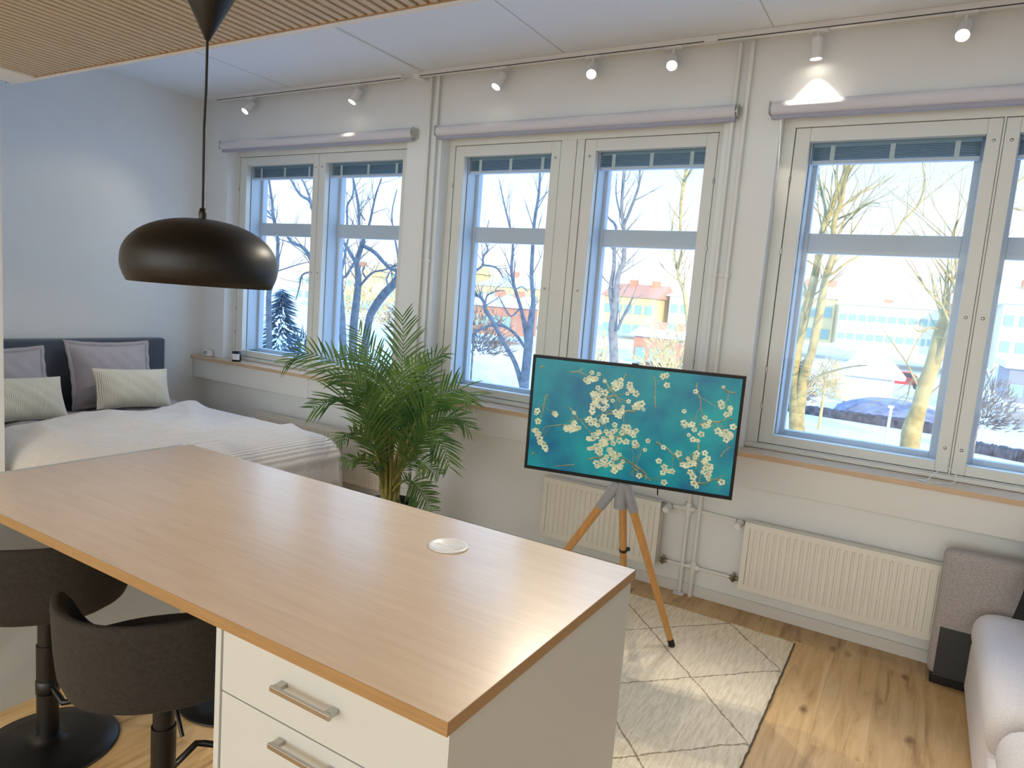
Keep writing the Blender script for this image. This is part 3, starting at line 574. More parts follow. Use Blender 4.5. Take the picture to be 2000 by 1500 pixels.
# ------------------------------------------------------------------ heating pipes and radiators
def riser(name, xa, xb, z1, label, zb, zr):
    t = thing(name, (xa, 3.806, 0), label, 'heating pipes', 'white heating riser pipes')
    MB().tube([(0, 0, zb), (0, 0, z1)], .0105, 14).build('pipe', M['pipe'], t)
    MB().tube([(xb - xa, -.004, .0), (xb - xa, -.004, z1)], .0115, 14).build('pipe', M['pipe'], t)
    b = MB().box(-.02, xb - xa + .02, .004, .012, 1.80, 1.812)
    for q in (0, xb - xa):
        b.tube([(q, -.003, 1.796), (q, -.003, 1.816)], .0165, 14)
    b.build('pipe_clamp', M['pipe'], t)
    return t
R1 = riser('heating_riser', -3.052, -2.990, 3.02, 'pair of thin white heating pipes on the pillar behind the palm', 0, 0)
R2 = riser('heating_riser', -1.030, -.968, 3.0, 'pair of thin white heating pipes on the pillar behind the screen', 0, 0)
bb = MB().box(-.03, .03, -.032, .004, 0, .008); bb.build('floor_collar', M['whitegloss'], R2, bevel=.002)
def branch(t, pts):
    MB().tube(pts, .0085, 12).build('branch_pipe', M['pipe'], t)
branch(R2, [(0, 0, .50), (-.10, 0, .495)])
branch(R2, [(.0, .004, .50), (.27, .004, .493)])
branch(R2, [(.062, 0, .172), (-.09, 0, .168)])
branch(R2, [(.062, 0, .172), (.28, 0, .172)])
MB().tube([(0, 0, .465), (0, 0, .535)], .019, 14).tube([(-.034, 0, .50), (.034, 0, .50)], .015, 12).build('tee', M['pipe'], R2)
MB().tube([(.062, 0, .14), (.062, 0, .205)], .019, 14).tube([(.028, 0, .172), (.098, 0, .172)], .0155, 12).build('tee', M['pipe'], R2)
branch(R1, [(0, 0, .50), (-.14, 0, .50)])
branch(R1, [(.062, 0, .172), (-.14, 0, .172)])
def valve(par, x, z, head):
    b = MB().tube([(x - .022, -.022, z), (x + .022, -.022, z)], .012, 12)
    b.tube([(x, -.022, z), (x, -.05, z - .006)], [.013, .010], 12)
    v = b.build('valve', M['brass'], par)
    if head:
        MB().tube([(x, -.03, z - .003), (x - .002, -.085, z - .012)], [.021, .017], 14).build('valve_head', M['whitegloss'], v)
    else:
        MB().tube([(x, -.022, z + .01), (x, -.022, z + .03)], [.008, .006], 10).build('valve_cap', M['brass'], v)
def radiator(x0, x1, z0, z1, label, valves):
    t = thing('radiator', ((x0 + x1) / 2, WY - .001, 0), label, 'radiator', 'white panel radiators under the windows')
    h = (x1 - x0) / 2; yf = -.085
    n = max(4, int((x1 - x0 - .05) / .0333))
    p = (2 * h - .05) / n
    # ribbed front
    prof = []
    x = -h + .025
    for k in range(n):
        prof += [(x + p * .10, yf + .007), (x + p * .22, yf), (x + p * .78, yf), (x + p * .90, yf + .007)]
        x += p
    b = MB()
    zz = (z0 + .028, z0 + .040, z1 - .040, z1 - .028)
    vs = []
    for zi, z in enumerate(zz):
        for (px, py) in prof:
            vs.append((px, py if zi in (1, 2) else yf + .007 if False else (py if zi in (1, 2) else yf), z))
    N = len(prof)
    fs = [(r * N + i, r * N + i + 1, (r + 1) * N + i + 1, (r + 1) * N + i) for r in range(3) for i in range(N - 1)]
    b.add(vs, fs)
    b.box(-h, h, yf, yf + .012, z1 - .028, z1).box(-h, h, yf, yf + .012, z0, z0 + .028)
    b.box(-h, -h + .028, yf, yf + .012, z0 + .028, z1 - .028).box(h - .028, h, yf, yf + .012, z0 + .028, z1 - .028)
    b.box(-h, h, yf + .009, yf + .014, z0, z1)
    b.build('front_panel', M['rad'], t)
    MB().box(-h, h, yf + .014, -.03, z1 - .006, z1 + .002).build('top_grille', M['rad'], t)
    for a_, c_ in ((-h, -h + .003), (h - .003, h)):
        MB().box(a_, c_, yf + .012, -.03, z0 + .01, z1).build('side_panel', M['rad'], t)
    for a_ in (-h + .1, h - .13):
        MB().box(a_, a_ + .03, -.03, 0, z0 + .05, z1 - .05).build('wall_bracket', M['rad'], t)
    for vx, vz, hd in valves: valve(t, vx - (x0 + x1) / 2, vz, hd)
    return t
radiator(-4.62, -3.26, .135, .515, 'white panel radiator under the left window behind bed and palm', [(-3.225, .49, True), (-3.225, .168, False)])
radiator(-1.925, -1.172, .140, .515, 'short white panel radiator behind the wooden tripod legs', [(-1.142, .492, True), (-1.142, .168, False)])
radiator(-.706, .82, .143, .515, 'long white panel radiator beside the sofa under the right window', [(-.742, .490, True), (-.742, .172, False)])

# ------------------------------------------------------------------ slatted ceiling panel
x0p, x1p, y0p, y1p = -3.985, 1.2, -.9, 1.83
cp = thing('slatted_ceiling_panel', ((x0p + x1p) / 2, (y0p + y1p) / 2, SZ), 'oak slat panel with black felt gaps on the lowered kitchen ceiling', 'ceiling panel')
cx, cy = (x0p + x1p) / 2, (y0p + y1p) / 2
MB().box(x0p - cx, x1p - cx, y0p - cy, y1p - cy, .014, .029).build('felt_backing', M['felt'], cp)
b = MB(); pit = .0446
n = int((x1p - x0p) / pit)
for k in range(n):
    xx = x0p + k * pit + .004 - cx
    b.box(xx, xx + .0275, y0p - cy, y1p - cy - .002, 0, .0145)
b.build('slats', M['slat'], cp)
MB().box(x0p - cx, x1p - cx, y1p - cy, y1p - cy + .006, -.002, .03).build('edge_lath', M['oak_edge'], cp)

# ------------------------------------------------------------------ pendant lamp
pl = thing('pendant_lamp', (-1.79, 1.25, 2.505), 'matt black dome pendant lamp hanging over the island', 'pendant lamp')
z0 = -2.505
prof = []
for k in range(15):
    a = k / 14 * math.pi / 2
    prof.append((max(.004, .205 * math.sin(a) ** 0.90), 1.630 + z0 + .121 * math.cos(a) ** 1.0))
prof += [(.2055, 1.615 + z0), (.203, 1.600 + z0), (.197, 1.583 + z0), (.188, 1.566 + z0)]
inner = [(max(.002, r - .003), z - .003 if i < 15 else z + .0005) for i, (r, z) in enumerate(prof)][::-1]
MB().lathe(prof + inner, n=64).build('shade', M['blackmat'], pl)
MB().lathe([(.003, .03 + 1.752 + z0), (.008, .028 + 1.752 + z0), (.011, .012 + 1.752 + z0), (.009, 1.747 + z0)], n=16).build('cord_grip', M['black'], pl)
pts = [(.004, 0, 2.235 + z0), (.003, .0, 2.1 + z0), (-.002, 0, 2.0 + z0), (-.001, 0, 1.9 + z0), (0, 0, 1.775 + z0)]
MB().tube(pts, .0036, 10).build('cord', M['cord'], pl)
rot = Matrix.Translation((.004, 0, 2.229 + z0)) @ Matrix.Rotation(math.radians(9), 4, Vector((.5, .86, 0)))
MB().lathe([(.005, 0), (.008, .004), (.064, .112), (.064, .118), (.060, .118), (.02, .05)], n=40, mat=rot).build('canopy', M['blackmat'], pl)
MB().tube([(.02, 0, 2.31 + z0), (.035, 0, 2.36 + z0), (.05, .01, 2.40 + z0), (.03, .01, 2.45 + z0), (.01, 0, -.002)], .0036, 10).build('cord', M['cord'], pl)
MB().tube([(.0, 0, 2.30 + z0), (.0, 0, -.01)], .0022, 8).tube([(0, 0, -.012), (0, 0, 0)], .01, 12).build('hook', M['whitegloss'], pl)
MB().lathe([(.018, 1.70 + z0), (.03, 1.67 + z0), (.03, 1.64 + z0), (.012, 1.615 + z0), (.001, 1.612 + z0)], n=20).build('light_bulb', M['whitegloss'], pl)

# ------------------------------------------------------------------ island
IX0, IX1, IY0, IY1, IZ = -2.535, -.592, .882, 1.735, .90
t = thing('island_worktop', ((IX0 + IX1) / 2, (IY0 + IY1) / 2, IZ - .026), 'pale oak worktop with a yellowish edge band in the foreground', 'worktop')
hx, hy = (IX1 - IX0) / 2, (IY1 - IY0) / 2
MB().box(-hx + .0015, hx - .0015, -hy + .0015, hy - .0015, .0, .0262).build('top_board', M['oak_top'], t)
MB().box(-hx, hx, -hy, -hy + .0015, 0, .026).box(-hx, hx, hy - .0015, hy, 0, .026).box(-hx, -hx + .0015, -hy + .0015, hy - .0015, 0, .026).box(hx - .0015, hx, -hy + .0015, hy - .0015, 0, .026).build('edge_band', M['oak_edge'], t)
zt = IZ - .0265
g = MB().box(-2.668, -2.645, .90, 1.78, 0, zt - .004)
tag(g.build('island_end_panel', M['white'], bevel=.001), 'white upright panel under the far end of the island behind the stools', 'end panel')
cb = thing('drawer_cabinet', (-.905, 1.31, 0), 'white drawer cabinet with steel bar handles under the island worktop', 'cabinet')
X = lambda x: x + .905
Y = lambda y: y - 1.31
body = MB().box(X(-1.207), X(-1.191), Y(.897), Y(1.72), .0, zt)
body.box(X(-.614), X(-.597), Y(.897), Y(1.72), 0, zt)
body.box(X(-1.191), X(-.614), Y(.925), Y(1.72), .07, zt)
body.box(X(-1.191), X(-.614), Y(.95), Y(1.72), 0, .07)
body.build('carcass', M['white'], cb)
for z1, z2 in ((.7245, .868), (.503, .7215), (.2815, .500), (.075, .2785)):
    d = MB().box(X(-1.189), X(-.6155), Y(.901), Y(.921), z1, z2).build('drawer', M['white'], cb, bevel=.001)
    zc = (z1 + z2) / 2 + (.012 if z2 > .8 else .075 if z2 - z1 > .2 else .04)
    hb = MB().box(X(-1.010), X(-.848), Y(.872), Y(.880), zc - .0055, zc + .0055)
    hb.box(X(-1.008), X(-.990), Y(.880), Y(.901), zc - .005, zc + .005).box(X(-.868), X(-.850), Y(.880), Y(.901), zc - .005, zc + .005)
    hb.build('handle', M['steel'], d, bevel=.001)
# grommet
gr = thing('socket_cover', (-1.066, 1.528, IZ), 'round white flush socket cover on the island worktop', 'socket cover')
MB().lathe([(.053, .0), (.0565, .001), (.0565, .004), (.052, .0058), (.047, .0058), (.046, .005), (.001, .005)], n=48).build('rim', M['whitegloss'], gr)
MB().tube([(-.03, -.01, .0055), (.0, -.014, .0055), (.02, -.004, .0055)], .0012, 6).box(.004, .016, -.002, .010, .0045, .0072).build('lid_catch', M['whitegloss'], gr)

# ------------------------------------------------------------------ bar stools
def stool():
    t = thing('bar_stool', (0, 0, 0), 'stool', 'bar stool', 'dark upholstered bar stools at the island')
    MB().lathe([(.001, 0), (.205, 0), (.21, .004), (.205, .009), (.15, .016), (.07, .026), (.04, .034), (.034, .05), (.001, .05)], n=56).build('base', M['black'], t)
    MB().tube([(0, 0, .04), (0, 0, .36)], .032, 24).build('pole', M['black'], t)
    MB().tube([(0, 0, .35), (0, 0, .53)], .028, 24).build('gas_lift', M['black'], t)
    fr = []
    for k in range(17):
        a = math.radians(-80 + 160 * k / 16)
        fr.append((.12 * math.sin(a), .05 + .135 * math.cos(a), .215))
    fr = [(.02, .02, .215)] + fr[::-1][0:] + [(-.02, .02, .215)]
    MB().tube(fr, .0095, 12).lathe([(.0325, .192), (.0345, .194), (.0345, .236), (.0325, .238)], n=24).build('footrest', M['black'], t)
    MB().tube([(.02, .02, .485), (.085, .04, .455), (.125, .06, .40)], .0055, 8).build('height_lever', M['black'], t)
    # shell: bucket with a low wrap-around back. back is at -y
    n = 48; rings_o = []; rings_i = []
    def height(a):   # a: angle from the back (-y)
        q = min(1, max(0, (math.degrees(a) - 84) / 62)); q = q * q * (3 - 2 * q)
        return .232 - .20 * q
    levels = [(.05, 0.0), (.45, .0), (.78, .01), (.93, .035), (1.0, .08)]
    outer = []
    for sc, dz in levels:
        outer.append((sc, dz))
    so = MB(); O = []
    z0 = .50
    for sc, dz in levels + [(1.03, None), (1.045, 'm'), (1.05, 'h')]:
        R = []
        for k in range(n):
            th = 2 * math.pi * k / n
            a = abs((th + math.pi / 2 + math.pi) % (2 * math.pi) - math.pi)
            h = height(a)
            x, y = math.cos(th), math.sin(th)
            ex = .245 * math.copysign(abs(x) ** .85, x); ey = (.235 if y < 0 else .215) * math.copysign(abs(y) ** .85, y)
            if dz is None: z = z0 + .08 + (h - .04) * .35
            elif dz == 'm': z = z0 + .08 + (h - .04) * .75
            elif dz == 'h': z = z0 + .08 + (h - .04)
            else: z = z0 + dz
            lean = 1.0 + (.10 * max(0, math.cos(a)) * (z - z0 - .08) / .2 if z > z0 + .08 else 0)
            R.append(Vector((ex * sc, ey * sc * lean, z)))
        O.append(R)
    # inner side, going down to the seat
    top = O[-1]
    for f, dz in ((.99, .006), (.93, .004), (.87, -.015)):
        O.append([Vector((v.x * f, v.y * f, v.z + dz)) for v in top])
    so.ring_loft(O, True, False)
    so.build('seat_shell', M['stool'], t)
    li = MB()
    li.ring_loft([O[-1], [Vector((v.x * .85, v.y * .85, min(v.z, max(z0 + .07, z0 + .08 + (v.z - z0 - .08) * .35)))) for v in top], [Vector((v.x * .84, v.y * .82, z0 + .055)) for v in top]], False, True)
    li.build('lining', M['stool_in'], t)
    cu = MB()
    C2 = [[Vector((v.x * f, v.y * f, z)) for v in top] for f, z in ((.76, z0 + .056), (.79, z0 + .062), (.78, z0 + .076), (.72, z0 + .086), (.4, z0 + .09), (.02, z0 + .09))]
    cu.ring_loft(C2, True, True); cu.build('seat_cushion', M['stool_in'], t)
    MB().box(-.08, .08, -.08, .08, .488, .502).build('mounting_plate', M['black'], t, bevel=.003)
    return t
st = stool()
S2 = copy_tree(st); S3 = copy_tree(st)
st.location = (-2.335, 1.10, 0); st.rotation_euler = (0, 0, math.radians(-40))
S2.location = (-1.66, 1.075, 0); S2.rotation_euler = (0, 0, math.radians(-40))
S3.location = (-2.10, 1.66, 0); S3.rotation_euler = (0, 0, math.radians(165))
for root, a_ in ((st, 90), (S2, 94)):       # the seats are swivelled against their footrests
    for ch in [k for k in COL.objects if k.parent == root]:
        if ch.name.split('.')[0] in ('seat_shell', 'lining', 'seat_cushion', 'mounting_plate'):
            ch.rotation_euler = (0, 0, math.radians(a_))
st['label'] = 'dark brown felt bar stool at the far left end of the island'
S2['label'] = 'dark brown felt bar stool tucked in right beside the white drawers'
S3['label'] = 'black bar stool on the far side of the island, only its round base showing'
for ch in [k for k in COL.objects if k.parent == S3]:
    if ch.name.split('.')[0] in ('seat_shell', 'lining', 'seat_cushion', 'mounting_plate', 'gas_lift', 'height_lever'):
        ch.location.z = -.06

# ------------------------------------------------------------------ rug
RX0, RX1, RY0, RY1 = -1.99, -.372, 1.86, 3.585
b = MB()
nx, ny = 90, 120
rr = random.Random(4)
vs = []
for j in range(ny + 1):
    for i in range(nx + 1):
        x = RX0 + (RX1 - RX0) * i / nx; y = RY0 + (RY1 - RY0) * j / ny
        edge = min(i, nx - i, j, ny - j)
        if edge == 0:
            x += rr.uniform(-.003, .003); y += rr.uniform(-.004, .004)
        vs.append((x, y, .018 + rr.uniform(-.002, .002) if edge > 0 else .006))
fs = [(j * (nx + 1) + i, j * (nx + 1) + i + 1, (j + 1) * (nx + 1) + i + 1, (j + 1) * (nx + 1) + i) for j in range(ny) for i in range(nx)]
b.add(vs, fs, True)
b.box(RX0, RX1, RY0, RY1, .0005, .008)
rug = tag(b.build('rug', M['rug']), 'cream wool rug with thin dark diamond lines under the tripod screen', 'rug')
M['bind'] = simple('rug_binding', (96, 86, 66), .95, noise=.4, nscale=80)
bn = MB(); pts = [(RX1 + .001 + rr.uniform(-.002, .002), RY0 + (RY1 - RY0) * k / 60, .007 + rr.uniform(-.001, .001)) for k in range(61)]
bn.tube(pts, .0038, 6); bn.build('edge_binding', M['bind'], rug)

# ------------------------------------------------------------------ screen on tripod
ang = math.atan2(.217, .976)
tv = thing('television', (-1.1105, 2.955, 1.071), 'wide flat television showing a teal picture with pale blossoms and brown twigs', 'television', rotz=ang)
W2, H2 = .4775, .2735
b = MB()
b.box(-W2, W2, -.012, .012, -H2, -H2 + .016).box(-W2, W2, -.012, .012, H2 - .014, H2).box(-W2, -W2 + .014, -.012, .012, -H2 + .012, H2 - .011).box(W2 - .014, W2, -.012, .012, -H2 + .012, H2 - .011)
b.build('bezel', simple('bezel_black', (7, 8, 10), .5, spec=.3), tv, bevel=.0015)
MB().box(-W2 + .01, W2 - .01, .0, .028, -H2 + .01, H2 - .01).build('back_cover', M['blackmat'], tv, bevel=.004)
MB().box(-.014, .014, -.010, .012, H2, H2 + .007).build('camera_bump', M['black'], tv, bevel=.001)
MB().tube([(.155, .012, -H2 + .002), (.156, .008, -H2 - .018), (.158, .006, -H2 - .034)], .003, 8).build('cable', M['cord'], tv)
def screenmat():
    mt, n, l, b = nt('screen_picture')
    tc = n.new('ShaderNodeTexCoord')
    t = n.new('ShaderNodeTexNoise'); t.inputs['Scale'].default_value = 4.5; t.inputs['Detail'].default_value = 5
    l.new(tc.outputs['Object'], t.inputs[0])
    r = n.new('ShaderNodeValToRGB')
    r.color_ramp.elements[0].position = .34; r.color_ramp.elements[0].color = (*lin((0, 92, 124)), 1)
    r.color_ramp.elements[1].position = .66; r.color_ramp.elements[1].color = (*lin((6, 146, 144)), 1)
    l.new(t.outputs[0], r.inputs[0])
    b.inputs['Base Color'].default_value = (.01, .01, .01, 1); b.inputs['Roughness'].default_value = .28
    l.new(r.outputs[0], b.inputs['Emission Color']); b.inputs['Emission Strength'].default_value = .84; b.inputs['Specular IOR Level'].default_value = .25
    return mt
def flatlit(name, rgb, k=.9):
    mt, n, l, b = nt(name)
    tc = n.new('ShaderNodeTexCoord'); t = n.new('ShaderNodeTexNoise'); t.inputs['Scale'].default_value = 60
    l.new(tc.outputs['Object'], t.inputs[0]); r = n.new('ShaderNodeValToRGB')
    c = lin(rgb)
    r.color_ramp.elements[0].position = .35; r.color_ramp.elements[0].color = (*[v * .6 for v in c], 1)
    r.color_ramp.elements[1].position = .65; r.color_ramp.elements[1].color = (*c, 1)
    l.new(t.outputs[0], r.inputs[0]); l.new(r.outputs[0], b.inputs['Emission Color'])
    b.inputs['Base Color'].default_value = (.01, .01, .01, 1); b.inputs['Roughness'].default_value = .28; b.inputs['Emission Strength'].default_value = k
    return mt
scm = MB().box(-W2 + .011, W2 - .011, -.009, -.004, -H2 + .012, H2 - .011)
# a plain generic floral pattern: separate sprigs scattered over the teal
rr = random.Random(21)
tw = MB(); fl = MB()
def stroke(p, q, wdt):
    d = Vector((q[0] - p[0], 0, q[1] - p[1]))
    if d.length < 1e-4: return
    d.normalize(); nn = Vector((-d.z, 0, d.x)) * wdt / 2
    a = Vector((p[0], -.0095, p[1])); c = Vector((q[0], -.0095, q[1]))
    tw.add([a - nn, c - nn, c + nn, a + nn], [(0, 1, 2, 3)])
def flower(x, z, s):
    k = rr.random() * 6
    for i in range(5):
        a = k + i * 2 * math.pi / 5
        c = (x + math.cos(a) * s * .5, z + math.sin(a) * s * .5)
        P = [Vector((c[0] + math.cos(q) * s * .36, -.0101 - i * .00004, c[1] + math.sin(q) * s * .30)) for q in [j * math.pi / 4 for j in range(8)]]
        fl.add(P, [tuple(range(8))])
inb = lambda x, z: abs(x) < W2 - .03 and abs(z) < H2 - .03
dk = MB()
def twig(x, z, a, n, wd, depth=0):
    p = (x, z)
    for k in range(n):
        q = (p[0] + math.cos(a) * .016, p[1] + math.sin(a) * .016)
        if not inb(*q): return
        w = wd * (1 - .75 * k / n)
        stroke(p, q, w)
        nn = (-math.sin(a) * w * .5, math.cos(a) * w * .5)
        o = tw.v[-4:]
        dk.add([(v[0] + (nn[0] * .5), -.0092, v[2] - abs(nn[1]) * .9) for v in o], [(0, 1, 2, 3)])
        if k > 1 and rr.random() < (.42 if depth < 2 else .1):
            twig(p[0], p[1], a + rr.choice((-1, 1)) * rr.uniform(.6, 1.2), max(2, int(n * .5)), w * .6, depth + 1)
        if rr.random() < .06: flower(q[0] + rr.uniform(-.01, .01), q[1] + rr.uniform(-.01, .01), rr.uniform(.010, .020))
        p = q; a += rr.uniform(-.38, .38)
    for _ in range(rr.choice((1, 2, 2, 3)) if depth < 2 else rr.choice((0, 1))):
        fx, fz = p[0] + rr.uniform(-.018, .018), p[1] + rr.uniform(-.014, .014)
        if inb(fx, fz): flower(fx, fz, rr.uniform(.012, .021))
# sprigs start along all four edges and in the field, in no particular order
for k in range(28):
    gx, gz = k % 7, k // 7
    twig(-W2 + .07 + gx * .137 + rr.uniform(-.04, .04), -H2 + .07 + gz * .135 + rr.uniform(-.03, .03), rr.uniform(0, 6.28), rr.randint(8, 13), rr.uniform(.005, .009))
build_multi('screen', [(scm, screenmat()), (dk, flatlit('picture_dark', (40, 60, 52), .8)), (tw, flatlit('picture_brown', (126, 136, 96))), (fl, flatlit('picture_cream', (206, 204, 162)))], tv)

tp = thing('tripod_stand', (-1.135, 3.0, 0), 'three-legged wooden stand with grey metal hub carrying the television', 'stand')
O = Vector((-1.135, 3.0, 0))
hub = Vector((0, 0, .79))
MB().tube([(0, .005, .66), (0, .005, 1.16)], [.030, .024], 20).box(-.10, .10, -.012, .004, .98, 1.16, Matrix.Rotation(ang, 4, 'Z')).build('column', M['metalgrey'], tp)
foot = [Vector((-.852, 3.128, .020)) - O, Vector((-1.58, 2.90, .020)) - O, Vector((-1.20, 3.38, .020)) - O]
legs_extra = []
for i, ft in enumerate(foot):
    top = hub + Vector((ft.x, ft.y, 0)).normalized() * .018 + Vector((0, 0, -.01))
    d = (ft - top)
    j = top + d * .17
    MB().tube([top, j], [.026, .0225], 16).build('leg_socket', M['metalgrey'], tp)
    lg = MB().tube([j, top + d * .965], [.0195, .0150], 18).build('leg', M['beech'], tp)
    MB().tube([top + d * .958, ft], [.0155, .0155], 16).build('rubber_foot', M['black'], lg)
    if i == 2:
        c = top + d * .50
        MB().tube([c, c + d.normalized() * .014], .0215, 16).box(c.x + .012, c.x + .034, c.y - .008, c.y + .006, c.z - .004, c.z + .012).build('cable_clip', M['black'], lg)

# ------------------------------------------------------------------ palm
rr = random.Random(8)
pp = thing('potted_palm', (-2.68, 3.2, 0), 'tall green feathery palm in a black pot between bed and screen', 'potted plant')
PO = Vector((-2.68, 3.2, 0))
pot = MB().lathe([(.001, 0), (.115, 0), (.125, .02), (.15, .27), (.155, .305), (.148, .308), (.143, .28), (.14, .262)], n=40).build('pot', M['black'], pp)
MB().lathe([(.141, .262), (.08, .272), (.001, .275)], n=24).build('soil', M['soil'], pot)
def catmull(P, k):
    P = [Vector(p) for p in P]; P = [P[0] * 2 - P[1]] + P + [P[-1] * 2 - P[-2]]
    out = []
    for i in range(1, len(P) - 2):
        for s in range(k):
            t = s / k; a, b_, c, d = P[i - 1:i + 3]
            out.append(.5 * ((2 * b_) + (c - a) * t + (2 * a - 5 * b_ + 4 * c - d) * t * t + (3 * b_ - a - 3 * c + d) * t ** 3))
    out.append(P[-2]); return out
for fi, (ll, pts) in enumerate(FRONDS[:15] + FRONDS[17:]):
    P = catmull([Vector(p) - PO for p in pts], 8)
    off = Vector((rr.uniform(-.05, .05), rr.uniform(-.05, .05), 0))
    P[0] = Vector((off.x, off.y, .27)); P[1] = P[0].lerp(P[2], .5)
    n = len(P)
    fr = MB()
    rad = [max(.0014, .0075 * (1 - i / n) ** 1.2) for i in range(n)]
    nstem = max(5, int(n * .36))
    st_ = MB().tube(P[:nstem + 1], [max(.006, .013 * (1 - .45 * i / nstem)) for i in range(nstem + 1)], 8)
    stem = st_.build('stem', M['stem'], pp)
    fr.tube(P[nstem - 1:], rad[nstem - 1:], 6)
    # leaflets
    length = sum((P[i + 1] - P[i]).length for i in range(n - 1))
    dist = 0; nxt = length * .34; k = 0
    for i in range(n - 1):
        seg = P[i + 1] - P[i]; L = seg.length
        while nxt < dist + L:
            f = nxt / length; p = P[i] + seg * ((nxt - dist) / L)
            tdir = seg.normalized()
            side0 = tdir.cross(Vector((0, 0, 1)))
            if side0.length < .25:
                side0 = Vector((.85, .5, 0)) if True else side0
                side0 = (side0 - tdir * side0.dot(tdir))
            side0.normalize()
            # mostly facing the viewer side so that the blades read as a feather
            sv = tdir.cross(Vector((-.5, .855, -.12))).normalized()
            if sv.dot(side0) < 0: sv = -sv
            side0 = side0 * .45 + sv * .8; side0 = (side0 - tdir * side0.dot(tdir)).normalized()
            upv = side0.cross(tdir)
            g = math.sin(math.pi * min(1, max(0, (f - .30) / .74)) ** .75)
            ln = ll * 1.28 * (.34 + .75 * g) * rr.uniform(.86, 1.08)
            for s in (-1, 1):
                if rr.random() < .04: continue
                lean = math.radians(34 + 16 * (1 - f) + rr.uniform(-6, 6))
                d = (tdir * math.cos(lean) + side0 * s * math.sin(lean) + upv * rr.uniform(-.05, .18)).normalized()
                wv = d.cross(upv).normalized()
                wd_ = .0056 * (.6 + .6 * g)
                droop = rr.uniform(.10, .26) * (1 if f < .8 else .7)
                sec = []
                for q in range(7):
                    u = q / 6
                    c = p + d * ln * u + Vector((0, 0, -1)) * droop * ln * u * u
                    wq = wd_ * (math.sin(math.pi * min(1, u * .9 + .12)) ** .6) * (1 if u < 1 else .05)
                    if u == 1: wq = .0004
                    mid = c - upv * wq * .35
                    sec.append((c + wv * wq, mid, c - wv * wq))
                vs = [v for a in sec for v in a]
                fs = []
                for q in range(6):
                    o = q * 3; fs += [(o, o + 1, o + 4, o + 3), (o + 1, o + 2, o + 5, o + 4)]
                fr.add(vs, fs, True)
            nxt += max(.0175, length * .021)
        dist += L
    fr.build('frond', M['leaf'], pp)
# young upright shoots at the base
for k in range(9):
    a = rr.uniform(0, 6.28); r0 = rr.uniform(.02, .08); h = rr.uniform(.30, .62)
    p0 = Vector((math.cos(a) * r0, math.sin(a) * r0, .27)); p1 = p0 + Vector((math.cos(a) * .05, math.sin(a) * .05, h))
    MB().tube([p0, p0.lerp(p1, .5) + Vector((math.cos(a), math.sin(a), 0)) * -.012, p1], [.010, .007, .003], 8).build('stem', M['stem'], pp)

# ------------------------------------------------------------------ bed
BX0, BX1, BY0, BY1 = -5.44, -3.30, 1.88, 3.40
bed = thing('double_bed', (BX0, (BY0 + BY1) / 2, 0), 'double bed with a charcoal upholstered headboard against the left wall', 'bed')
yc = (BY0 + BY1) / 2
Lc = lambda b, n, mt, bv=.02, sg=4: b.build(n, mt, bed, bevel=bv, seg=sg)
Lc(MB().box(0, .10, BY0 - .02 - yc, BY1 + .02 - yc, .05, 1.05), 'headboard', M['headboard'], .022, 5)
Lc(MB().box(.10, 2.10, BY0 - yc, BY1 - yc, .08, .30), 'bed_base', M['headboard'])
Lc(MB().box(.11, 2.10, BY0 - yc, BY1 - yc, .30, .50), 'mattress', M['grey_cotton'], .05, 5)
for a, c in ((.2, BY0 + .1 - yc), (.2, BY1 - .1 - yc), (2.0, BY0 + .1 - yc), (2.0, BY1 - .1 - yc)):
    MB().tube([(a, c, 0), (a, c, .085)], .025, 16).build('leg', M['black'], bed)
def hn(x, y, s=1.0):
    return (math.sin(x * 5.1 * s + y * 2.3) * .5 + math.sin(x * 2.2 * s - y * 6.3 * s + 1.3) * .35 + math.sin(x * 11 * s + y * 9 * s + 2) * .15)
